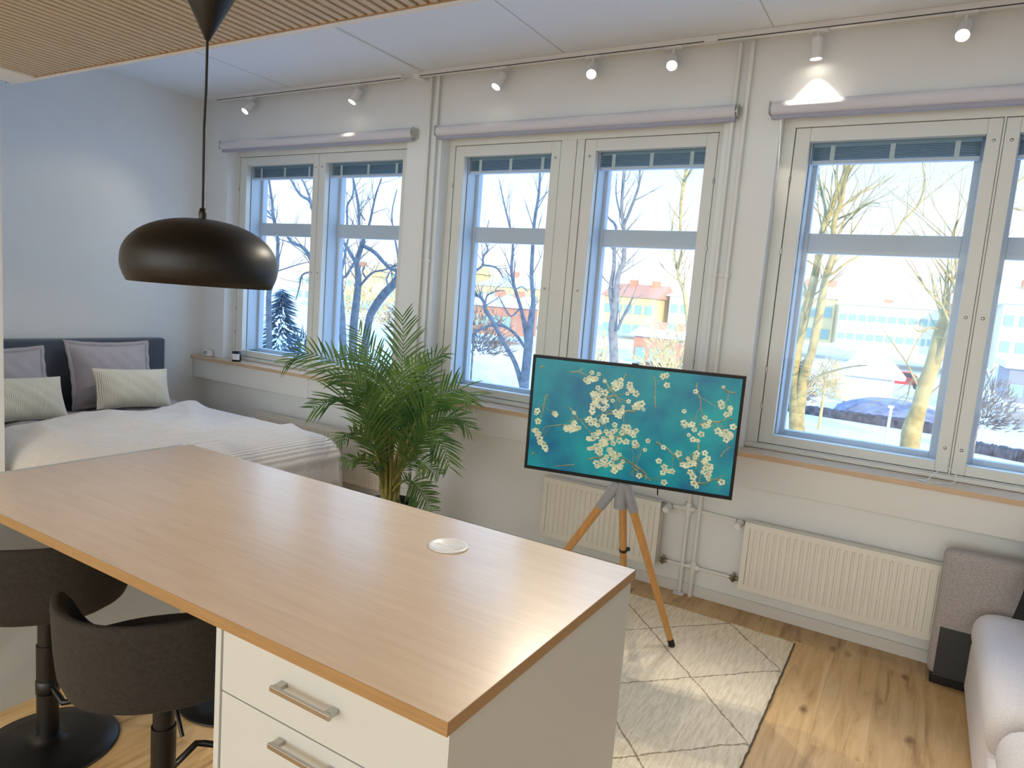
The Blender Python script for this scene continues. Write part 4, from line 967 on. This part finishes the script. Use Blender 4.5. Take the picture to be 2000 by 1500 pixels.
def drape(name, mat, x0, x1, y0, y1, top, hem, r, foot=True, amp=.012, sc=1.0, wav=.018, sag=None, edge_fn=None, fold=8):
    NX, NYt, NR, ND = 64, 40, 7, 9
    rows = []
    hem_l = hem
    # stations along x: (x, ztop_limit, inset)
    stn = [(x0 + (x1 - r - x0) * i / (NX - 1), top, 0) for i in range(NX)]
    if foot:
        for i in range(1, NR + 1):
            a = i / NR * math.pi / 2
            stn.append((x1 - r + r * math.sin(a), top - r + r * math.cos(a), r * .5 * (1 - math.cos(a))))
        for i in range(1, ND + 1):
            stn.append((x1 + .012 * i / ND, top - r - (top - r - hem) * i / ND, r * .5))
    hw = (y1 - y0) / 2; ym = (y0 + y1) / 2
    for si, (x, zl, ins) in enumerate(stn):
        row = []
        w_ = hw - ins
        pr_ = []
        for i in range(ND, 0, -1):
            pr_.append((-(w_ + .010 * i / ND), top - r - (top - r - hem) * i / ND, i / ND))
        for i in range(NR, 0, -1):
            a = i / NR * math.pi / 2
            pr_.append((-(w_ - r + r * math.sin(a)), top - r + r * math.cos(a), 0))
        for i in range(NYt + 1):
            pr_.append((-(w_ - r) + 2 * (w_ - r) * i / NYt, top, -1))
        pr_ += [(-a, z, f) for a, z, f in pr_[:ND + NR][::-1]]
        for (dy, z, f) in pr_:
            xx = x
            if edge_fn and si < NX: xx = x + edge_fn(dy + ym) * (1 - si / (NX - 1)) ** 1.5
            zz = min(z, zl)
            if f == -1: zz += amp * hn(xx * 1.0, dy, sc) * min(1, (NX + 4 - si) / 8 if si > NX - 4 else 1)
            if f == -1:
                rg = 1 - abs(noise.noise(Vector((xx * 2.6 + dy * 1.1, dy * 1.5 - xx * .8, 3.1 + top)))) * 3.2
                rg2 = 1 - abs(noise.noise(Vector((xx * 5.5 - dy * 3, dy * 4.5 + xx, 7.7)))) * 3
                zz += amp * (.9 * max(0, rg) + .35 * max(0, rg2)) * (1 if si < NX - 3 else .4)
            if sag and f == -1: zz += sag(xx, dy + ym)
            if zz > zl and si >= NX: zz = zl + (zz - zl) * .3
            yy = dy
            if f > 0: yy += math.copysign(wav * f * math.sin(xx * fold * 3.1 + 1) * (.6 + .4 * math.sin(xx * 9)), dy)
            if si > NX + NR:
                g = (si - NX - NR) / ND
                xx += wav * g * math.sin(dy * fold * 2.7)
            row.append((xx, yy + ym, zz))
        rows.append(row)
    N = len(rows[0]); vs = [p for r_ in rows for p in r_]
    fs = [(i * N + j, i * N + j + 1, (i + 1) * N + j + 1, (i + 1) * N + j) for i in range(len(rows) - 1) for j in range(N - 1)]
    b_ = MB(); b_.add(vs, fs, True)
    o = b_.build(name, mat, solid=.008)
    return o
dv = drape('duvet', M['sheet'], -5.22, -3.40, BY0 - .01, BY1 + .015, .545, .33, .09, True, .024, 2.4, .01)
tag(dv, 'rumpled grey bed cover showing between the cushions and the pale throw', 'duvet')
def edge(y): return .10 * math.sin(y * 2.4 + .9) - .16 * (y - 3.0)
th = drape('bed_throw', M['throw'], -4.76, -3.27, BY0 - .05, BY1 + .04, .600, .14, .21, True, .026, 1.3, .026, edge_fn=edge, sag=lambda x, y: .012 * math.sin(x * 3.3 + y * 2))
tag(th, 'large ribbed off-white throw spread over the bed and hanging down its foot', 'throw')

def pillow(name, mat, w, h, t, loc, tilt, yaw, label, cat='cushion', group=None, flange=0.0, roll=0, seed=0, corner=.07):
    rr_ = random.Random(seed); N = 22
    b_ = MB(); ph = [rr_.uniform(0, 6) for _ in range(4)]
    for s in (1, -1):
        vs = []
        for j in range(N + 1):
            for i in range(N + 1):
                u = -1 + 2 * i / N; v = -1 + 2 * j / N
                k = (max(0, 1 - abs(u) ** 2.6) ** .62) * (max(0, 1 - abs(v) ** 2.6) ** .62)
                px = u * w / 2 * (1 - corner * (1 - v * v)); pz = v * h / 2 * (1 - corner * 1.2 * (1 - u * u))
                th_ = t / 2 * k * (1 + .10 * math.sin(u * 4 + ph[0]) * math.sin(v * 3 + ph[1])) + .004 * math.sin(u * 13 + v * 9 + ph[2]) * k
                vs.append((px, -s * (th_ + .0015), pz))
        fs = [(j * (N + 1) + i, j * (N + 1) + i + 1, (j + 1) * (N + 1) + i + 1, (j + 1) * (N + 1) + i) for j in range(N) for i in range(N)]
        if s < 0: fs = [f[::-1] for f in fs]
        b_.add(vs, fs, True)
    o = b_.build(name, mat)
    if flange:
        f = MB(); P = []
        K = 24
        for e in range(4):
            for k in range(K):
                q = -1 + 2 * k / K
                u, v = [(q, -1), (1, q), (-q, 1), (-1, -q)][e]
                px = u * w / 2 * (1 - corner * (1 - v * v)); pz = v * h / 2 * (1 - corner * 1.2 * (1 - u * u))
                ox = px + math.copysign(flange, u) * (1 if abs(u) == 1 else abs(u)); oz = pz + math.copysign(flange, v) * (1 if abs(v) == 1 else abs(v))
                P.append(((px * .985, 0, pz * .985), (ox, .006 * math.sin(k * 1.3 + e), oz)))
        M_ = len(P); vs = [a for a, _ in P] + [c for _, c in P]
        f.add(vs, [(i, (i + 1) % M_, M_ + (i + 1) % M_, M_ + i) for i in range(M_)], True)
        f.build('flange', mat, o, solid=.003)
    o.matrix_world = Matrix.Translation(loc) @ Matrix.Rotation(math.radians(yaw), 4, 'Z') @ Matrix.Rotation(math.radians(tilt), 4, 'X') @ Matrix.Rotation(math.radians(roll), 4, 'Y')
    tag(o, label, cat, group)
    return o
# local -y faces into the room once yawed by 90 degrees
pillow('pillow', M['grey_cotton'], .56, .46, .17, (-5.19, 2.90, .80), -17, 88, 'big lilac-grey pillow standing at the headboard behind the cream cushion', 'pillow', flange=.03, seed=3, roll=1)
pillow('pillow', M['grey_cotton'], .56, .46, .17, (-5.19, 2.17, .77), -19, 92, 'lilac-grey pillow at the headboard, cut off by the left partition', 'pillow', flange=.03, seed=7)
pillow('cushion', M['cream_cord'], .55, .30, .15, (-4.965, 2.93, .72), -20, 88, 'cream corded cushion leaning on the big grey pillow', seed=11, roll=3, corner=.05)
pillow('cushion', M['cream_cord'], .55, .30, .15, (-4.94, 2.18, .705), -24, 96, 'cream corded cushion at the left photo edge beside the partition', seed=5, roll=3, corner=.05)

# ------------------------------------------------------------------ things on the sill
ck = thing('desk_clock', (-5.335, 3.80, .892), 'small white wedge-shaped device on the sill in the left corner', 'clock', rotz=math.radians(-8))
b = MB(); b.add([(-.055, -.03, 0), (.055, -.03, 0), (.055, .03, 0), (-.055, .03, 0), (-.046, -.012, .055), (.046, -.012, .055), (.046, .024, .055), (-.046, .024, .055)], [(0, 3, 2, 1), (4, 5, 6, 7), (0, 1, 5, 4), (1, 2, 6, 5), (2, 3, 7, 6), (3, 0, 4, 7)])
b.build('housing', M['whitegloss'], ck, bevel=.008, seg=3)
MB().add([(-.036, -.0275, .016), (.036, -.0275, .016), (.032, -.0168, .044), (-.032, -.0168, .044)], [(0, 1, 2, 3)]).build('display', simple('grey_display', (168, 166, 170), .3), ck)
cd = thing('scented_candle', (-4.925, 3.785, .892), 'black glass candle jar with a white label on the window sill', 'candle')
MB().lathe([(.001, 0), (.034, 0), (.038, .004), (.0385, .082), (.036, .083), (.0355, .01), (.001, .008)], n=36).build('jar', M['candle'], cd)
MB().lathe([(.001, .058), (.0355, .058)], n=30).build('wax', M['wax'], cd)
b = MB(); vs = []
for k in range(13):
    a = math.radians(-98 - 0 + (k - 6) * 10.5 + 32 - 0); vs += [(.0392 * math.cos(a), .0392 * math.sin(a), .016), (.0392 * math.cos(a), .0392 * math.sin(a), .066)]
b.add(vs, [(2 * k, 2 * k + 2, 2 * k + 3, 2 * k + 1) for k in range(12)], True); b.build('label', M['label'], cd)
lp = [(.0, .0, .003), (.03, .015, .004), (.05, .03, .03), (.085, .06, .062), (.115, .065, .068), (.14, .06, .05), (.145, .05, .02), (.13, .03, .004), (.10, .01, .003), (.06, -.02, .003), (.01, -.01, .003), (-.01, .01, .003)]
b = MB().tube([Vector(p) + Vector((.05, 3.775, .892)) for p in catmull(lp, 5)], .0022, 6)
tag(b.build('pull_cord', M['whitegloss']), 'tangled thin white blind cord lying on the sill under the right window', 'cord')

# ------------------------------------------------------------------ sofa
so = thing('sofa', (.75, 2.4, 0), 'taupe grey sofa with pale seat cushions at the right photo edge', 'sofa')
sx, sy = -.75, -2.4
MB().box(.205 + sx, 1.35 + sx, 3.625 + sy, 3.725 + sy, .0, .045).build('plinth', M['black'], so, bevel=.004)
MB().box(.19 + sx, 1.40 + sx, 3.615 + sy, 3.735 + sy, .04, .628).build('armrest', M['sofa_dark'], so, bevel=.035, seg=5)
MB().box(.215 + sx, .36 + sx, 3.609 + sy, 3.62 + sy, .05, .275).build('side_pocket', simple('charcoal_leatherette', (58, 60, 60), .6), so, bevel=.003)  # added dark panel standing in for the shaded gap beside the seat base
MB().box(.335 + sx, 1.32 + sx, 1.0 + sy, 3.605 + sy, .02, .27).build('base', M['sofa_light'], so, bevel=.03, seg=4)
def softbox(name, x0, x1, y0, y1, z0, z1, mat, par, p=.05):
    hx, hy = (x1 - x0) / 2, (y1 - y0) / 2; cx_, cy_ = (x0 + x1) / 2, (y0 + y1) / 2; h = z1 - z0
    rings = []
    for k in range(13):
        a = -math.pi / 2 + math.pi * k / 12
        ins = .5 * h * (1 - math.cos(a) ** .8) * .75 if abs(math.cos(a)) > 1e-6 else .5 * h * .75
        z = z0 + h / 2 + h / 2 * math.sin(a)
        rings.append([Vector((cx_ + px, cy_ + py, z)) for px, py in rrect(hx - ins, hy - ins, .06)])
    top = rings[-1]
    for f in (.9, .7, .4, .02):
        rings.append([Vector((cx_ + (v.x - cx_) * f, cy_ + (v.y - cy_) * f, z1 + .018 * (1 - f) ** .7)) for v in top])
    MB().ring_loft(rings, True, True).build(name, mat, par)
softbox('seat_cushion', .325 + sx, 1.15 + sx, 2.60 + sy, 3.600 + sy, .22, .42, M['sofa_light'], so)
softbox('seat_cushion', .345 + sx, 1.15 + sx, 1.60 + sy, 2.590 + sy, .22, .42, M['sofa_light'], so)
MB().box(1.10 + sx, 1.42 + sx, 1.0 + sy, 3.605 + sy, .02, .80).build('backrest', M['sofa_dark'], so, bevel=.06, seg=5)
pillow('cushion', simple('black_velvet', (20, 20, 24), .8), .45, .42, .14, (.68, 3.42, .655), -28, -16, 'black cushion on the sofa seat, only its corner visible', seed=2)

# ================================================================== outside the windows
GZ = -4.45
b = MB(); vs = []; NXg, NYg = 70, 60
for j in range(NYg + 1):
    for i in range(NXg + 1):
        x = -190 + 290 * i / NXg; y = 4.6 + 210 * (j / NYg) ** 1.6
        z = GZ + .15 * math.sin(x * .11 + y * .07) + .12 * math.sin(y * .21) - .1
        if y > 60: z += (y - 60) * .035
        vs.append((x, y, z))
b.add(vs, [(j * (NXg + 1) + i, j * (NXg + 1) + i + 1, (j + 1) * (NXg + 1) + i + 1, (j + 1) * (NXg + 1) + i) for j in range(NYg) for i in range(NXg)], True)
o = b.build('snowy_ground', M['snow']); struct(o)
LAB = {'A': ('tall bare tree with two stems, left in the right window', M['bark']),
 'B': ('thick leaning sunlit tree trunk beside the post of the right window', M['bark']),
 'C': ('forked bare tree in the right pane of the middle window', M['barkblue']),
 'D': ('slender bare tree at the right edge of the middle window', M['bark']),
 'E': ('branching bare tree low in the left pane of the middle window', M['barkblue']),
 'F': ('left of the dark bare trunks in the right pane of the bedroom window', M['barkblue']),
 'G': ('middle dark bare trunk in the right pane of the bedroom window', M['barkblue']),
 'H': ('dark trunk leaning right in the right pane of the bedroom window', M['barkblue']),
 'I': ('thin bare tree at the left side of the left bedroom window pane', M['barkblue']),
 'J': ('bare tree reaching in from the window post in the left bedroom pane', M['barkblue'])}
for key, stems in TREES.items():
    rr = random.Random(key)
    b = MB(); x0, y0, z0, r0 = stems[0][0]
    tips = []
    for si, s in enumerate(stems):
        P = [Vector(p[:3]) for p in s]; R = [p[3] for p in s]
        if si == 0:
            P = [Vector((x0, y0, GZ - .3))] + P; R = [r0 * 1.3] + R
        Q = catmull(P, 3); RR = []
        for i in range(len(Q)):
            f = i / 3; k = min(int(f), len(R) - 2); RR.append(R[k] + (R[k + 1] - R[k]) * (f - k))
        b.tube(Q, RR, 8)
        for i in range(len(Q) // 3, len(Q) - 1):
            if Q[i].z > -1.5: tips.append((Q[i], (Q[i + 1] - Q[i]).normalized(), RR[i]))
    for p, d, r in tips:
        for _ in range(2):
            if rr.random() < .55: continue
            v = (d + Vector((rr.uniform(-1, 1), rr.uniform(-1, 1), rr.uniform(-.5, .9))) * .9).normalized()
            L = rr.uniform(.35, 1.2); rad = min(r * .4, .02)
            q1 = p + v * L * .5 + Vector((0, 0, .03)); q2 = p + v * L + Vector((rr.uniform(-.15, .15), 0, .12 * L))
            b.tube([p, q1, q2], [rad, rad * .6, .003], 4, cap=False)
            v2 = (v + Vector((rr.uniform(-1, 1), rr.uniform(-.5, .5), rr.uniform(-.2, 1))) * .8).normalized()
            b.tube([q1, q1 + v2 * L * .5], [rad * .5, .003], 4, cap=False)
    lab, mt = LAB[key]
    tag(b.build('bare_tree', mt), lab, 'tree', 'bare trees in the park')
def blob(name, c, r, mt, label, cat, seed=1, cone=False, group=None, trunk=.0):
    rr = random.Random(seed); b = MB()
    N = 700 if not cone else 900
    for k in range(N):
        if cone:
            h = rr.random() ** 1.3; a = rr.uniform(0, 6.28); rad = r[0] * (1 - h) * rr.uniform(.4, 1)
            p = Vector((c[0] + rad * math.cos(a), c[1] + rad * math.sin(a), c[2] + r[2] * h))
            d = Vector((math.cos(a), math.sin(a), -.35))
        else:
            d = Vector((rr.gauss(0, 1), rr.gauss(0, 1), abs(rr.gauss(0, 1)))).normalized()
            q = rr.uniform(.35, 1)
            p = Vector((c[0] + d.x * r[0] * q, c[1] + d.y * r[1] * q, c[2] + d.z * r[2] * q))
            d = (d + Vector((rr.uniform(-.6, .6), rr.uniform(-.6, .6), rr.uniform(-.2, .8)))).normalized()
        s = rr.uniform(.10, .22) * (r[0] ** .5)
        u = d.orthogonal().normalized() * s * .16
        w_ = d.cross(u).normalized() * s * .16
        b.add([p + u, p - u * .5 + w_, p - u * .5 - w_, p + d * s * 2], [(0, 1, 3), (1, 2, 3), (2, 0, 3)])
    b.tube([(c[0], c[1], GZ - .2), (c[0], c[1], c[2] + r[2] * .5)], .08, 6)
    return tag(b.build(name, mt), label, cat, group)
blob('fir_tree', (-17.45, 15, -2.6), (1.3, 1.3, 3.9), M['fir'], 'dark conical fir in the left bedroom window pane', 'tree', 3, True)
blob('bush', (-14.1, 13, -1.5), (.95, .9, 1.9), M['fir'], 'rounded dark bush low beside the post of the bedroom window', 'bush', 5)
blob('bush', (-17.2, 13.5, -2.0), (1.8, .9, 1.4), M['fir'], 'low bluish bush below the fir in the bedroom window', 'bush', 6)
blob('bush', (-15.0, 34, -3.0), (1.6, 1.4, 3.2), M['scrub'], 'yellowish winter bush behind the forked tree, middle window', 'bush', 8, group='winter bushes')
blob('bush', (-11.6, 36, -3.0), (2.4, 1.6, 4.2), M['scrub'], 'yellowish winter bush right in the middle window', 'bush', 9, group='winter bushes')
blob('bush', (-6.2, 40, -2.8), (1.5, 1.3, 2.6), M['hedge'], 'dark winter bush beside the two-stemmed tree, right window', 'bush', 10, group='winter bushes')
blob('bush', (-4.6, 42, -2.6), (1.2, 1.2, 2.2), M['scrub'], 'yellow winter bush in the middle of the right window', 'bush', 12, group='winter bushes')
blob('bush', (2.4, 38, -2.6), (1.6, 1.2, 2.6), M['hedge'], 'brown winter bush in the far right window pane', 'bush', 13, group='winter bushes')
blob('bush', (-27, 40, -2.4), (3.4, 2, 3.2), M['hedge'], 'wide brown scrub low in the left pane of the middle window', 'bush', 14, group='winter bushes')
blob('bush', (-47, 50, -1.8), (6, 3, 5.5), M['scrub'], 'wide golden scrub behind the trees of the bedroom window', 'bush', 15, group='winter bushes')
blob('bush', (-36, 45, -2.0), (3.5, 2, 3.4), M['hedge'], 'brown scrub behind the leaning trunk, bedroom window', 'bush', 16, group='winter bushes')
def hedge(x0, x1, y0, y1, h, w, mt, label, seed):
    rr = random.Random(seed); b = MB(); n = 60
    rings = []
    for k in range(n + 1):
        f = k / n; x = x0 + (x1 - x0) * f; y = y0 + (y1 - y0) * f; hh = h * rr.uniform(.85, 1.1)
        rings.append([Vector((x, y - w / 2, GZ - .4)), Vector((x, y - w / 2 * rr.uniform(.9, 1.1), GZ + hh * .9)), Vector((x, y, GZ + hh)), Vector((x, y + w / 2, GZ + hh * .9)), Vector((x, y + w / 2, GZ - .4))])
    b.ring_loft(rings, True, True, False)
    return tag(b.build('stone_kerb', mt), label, 'stone kerb', 'dark low kerbs in the snow')  # these strips are low walls standing in the snow
hedge(-9.5, 1.6, 50, 50, .42, .8, M['stonewall'], 'dark low stone kerb crossing the snow behind both trees, right window', 1)
hedge(1.2, 6.2, 44, 42, .50, .8, M['stonewall'], 'dark low stone kerb in the snow of the far right pane', 2)
hedge(-9, -2.4, 74, 72, .30, .6, M['hedge'], 'thin dark kerb line further up the snowy slope', 3)
# snow mound, its lilac shading put into the colour
b = MB().lathe([(.01, .9), (1.4, .75), (2.6, .4), (3.4, 0), (3.6, -.4)], (-1.6, 54.6, GZ + .3), 28)
tag(b.build('snow_mound', simple('lilac_brush', (126, 128, 146), .95, noise=.4, nscale=1.5)), 'low flat mound of dark twigs on the snow, centre of the right window', 'mound')
# lamp post
lp_ = thing('lamp_post', (-.69, 22, GZ - .1), 'pale thin post standing in the snow, right window', 'post')
MB().tube([(0, 0, 0), (.05, 0, 3.95)], [.05, .04], 10).build('post', M['bwhite'], lp_)
MB().box(-.03, .12, -.06, .06, 3.92, 3.98).build('post_cap', M['bwhite'], lp_)

def house(x0, x1, y, z0, z1, mt, label, roof='flat', rm=None, rows=2, cols=6, ww=1.1, wh=1.3, depth=9, roofh=2.0, zwin=None, wm=None):
    t = thing('building', ((x0 + x1) / 2, y, z0), label, 'building')
    h = (x1 - x0) / 2; H_ = z1 - z0
    MB().box(-h, h, 0, depth, 0, H_).build('walls', mt, t)
    for r_ in range(rows):
        for c_ in range(cols):
            xx = -h + (2 * h) * (c_ + .5) / cols; zz = H_ - 1.1 - wh - r_ * (wh + 1.5) if zwin is None else zwin - z0 + r_ * -(wh + 1.3)
            MB().box(xx - ww / 2, xx + ww / 2, -.08, .05, zz, zz + wh).build('window', wm or M['winblue'], t)
    if roof == 'flat':
        MB().box(-h - .3, h + .3, -.4, depth + .3, H_, H_ + .45).build('roof', rm or M['snow'], t)
    else:
        b_ = MB(); e_ = .5
        vs = [(-h - e_, -e_, H_), (h + e_, -e_, H_), (h + e_, depth + e_, H_), (-h - e_, depth + e_, H_), (-h - e_ + (2.0 if roof == 'hip' else 0), depth / 2, H_ + roofh), (h + e_ - (2.0 if roof == 'hip' else 0), depth / 2, H_ + roofh)]
        b_.add(vs, [(0, 1, 5, 4), (2, 3, 4, 5), (1, 2, 5), (3, 0, 4), (0, 3, 2, 1)]); b_.build('roof', rm or M['roofred'], t)
    for k in range(2):
        xx = -h * .4 + k * h * .9
        MB().box(xx, xx + 1.0, depth * .4, depth * .4 + 1, H_, H_ + (1.0 if roof == 'flat' else roofh + .6)).build('chimney', M['roofred'], t)
    return t
house(-9.6, 5.0, 92, -1.2, 3.9, M['bcream'], 'long cream office building with rows of green windows, right window', 'flat', rows=2, cols=14, ww=.8, wh=.75)
house(-17.2, -10.8, 98, -1, 4.6, M['bochre'], 'yellow house behind the two-stemmed tree, right window', 'gable', M['snow'], rows=2, cols=4)
house(5.9, 11, 84, -2, 4.8, M['bcream'], 'pale corner building in the far right pane', 'gable', M['snow'], rows=3, cols=4, ww=.8, wh=1.1)
house(5.2, 9.4, 60, -3, -.6, M['bgrey'], 'low grey shed with snowy roof in the far right pane', 'flat', rows=1, cols=4, ww=.8, wh=.9)
house(-41.5, -33.8, 95, -1, 3.0, M['bochre'], 'yellow house with red roof, left in the right pane of the middle window', 'gable', M['roofred'], rows=2, cols=5)
house(-32.6, -25.0, 98, -1, 3.6, M['bcream'], 'cream house with a snowy roof at the right of the middle window', 'hip', M['snow'], rows=2, cols=5)
house(-25.2, -20.6, 66, -3.6, -1.2, M['bred'], 'low red-brown shed under the snow, middle window', 'gable', M['snow'], rows=1, cols=3, roofh=.9, depth=5)
house(-64, -50.5, 95, -1, 3.2, M['bochre'], 'ochre house seen through the left pane of the middle window', 'hip', M['snow'], rows=2, cols=7)
house(-84, -68, 96, -1, 5.2, M['bochre'], 'long yellow building on the hill, right pane of the bedroom window', 'gable', M['bochre'], rows=2, cols=8)
house(-110, -92, 98, -1, 3.6, M['bcream'], 'pale building far off in the left pane of the bedroom window', 'gable', M['bochre'], rows=2, cols=8)
house(-48, -42, 70, -3, .4, M['bred'], 'brick-red cottage behind the bedroom trees', 'gable', M['snow'], rows=1, cols=4, roofh=1.4, depth=6)
# pavilion roof
tn = thing('pavilion', (-3.6, 62, GZ + .6), 'bluish pointed snow roof of a pavilion, centre of the right window', 'pavilion')
MB().box(-1.7, 1.7, -1.7, 1.7, -.6, 1.5).build('walls', M['bwhite'], tn)
MB().add([(-2.5, -2.3, 1.5), (2.5, -2.3, 1.5), (2.5, 2.3, 1.5), (-2.5, 2.3, 1.5), (0, 0, 4.4)], [(0, 1, 4), (1, 2, 4), (2, 3, 4), (3, 0, 4), (0, 3, 2, 1)]).build('roof', M['snow'], tn)
# red car
car = thing('car', (-1.55, 68, -3.45), 'small red car parked in front of the far building', 'car')
b = MB()
sec = [(-2.0, .35), (-2.0, .8), (-1.1, .95), (-.6, 1.42), (.7, 1.42), (1.3, .95), (2.0, .85), (2.05, .35)]
rings = [[Vector((x, yy * k, z if z < .9 or k_ else z)) for x, z in sec] for k_, (yy, k) in enumerate(((-.8, 1), (.8, 1)))]
b.ring_loft(rings, True, True, False); b.build('body', M['carred'], car)
for wx in (-1.25, 1.25):
    for wy in (-.8, .8):
        MB().tube([(wx, wy - .1, .33), (wx, wy + .1, .33)], .33, 14).build('wheel', M['tyre'], car)
MB().box(-.75, .85, -.81, .81, .98, 1.34).build('side_glass', M['candle'], car)
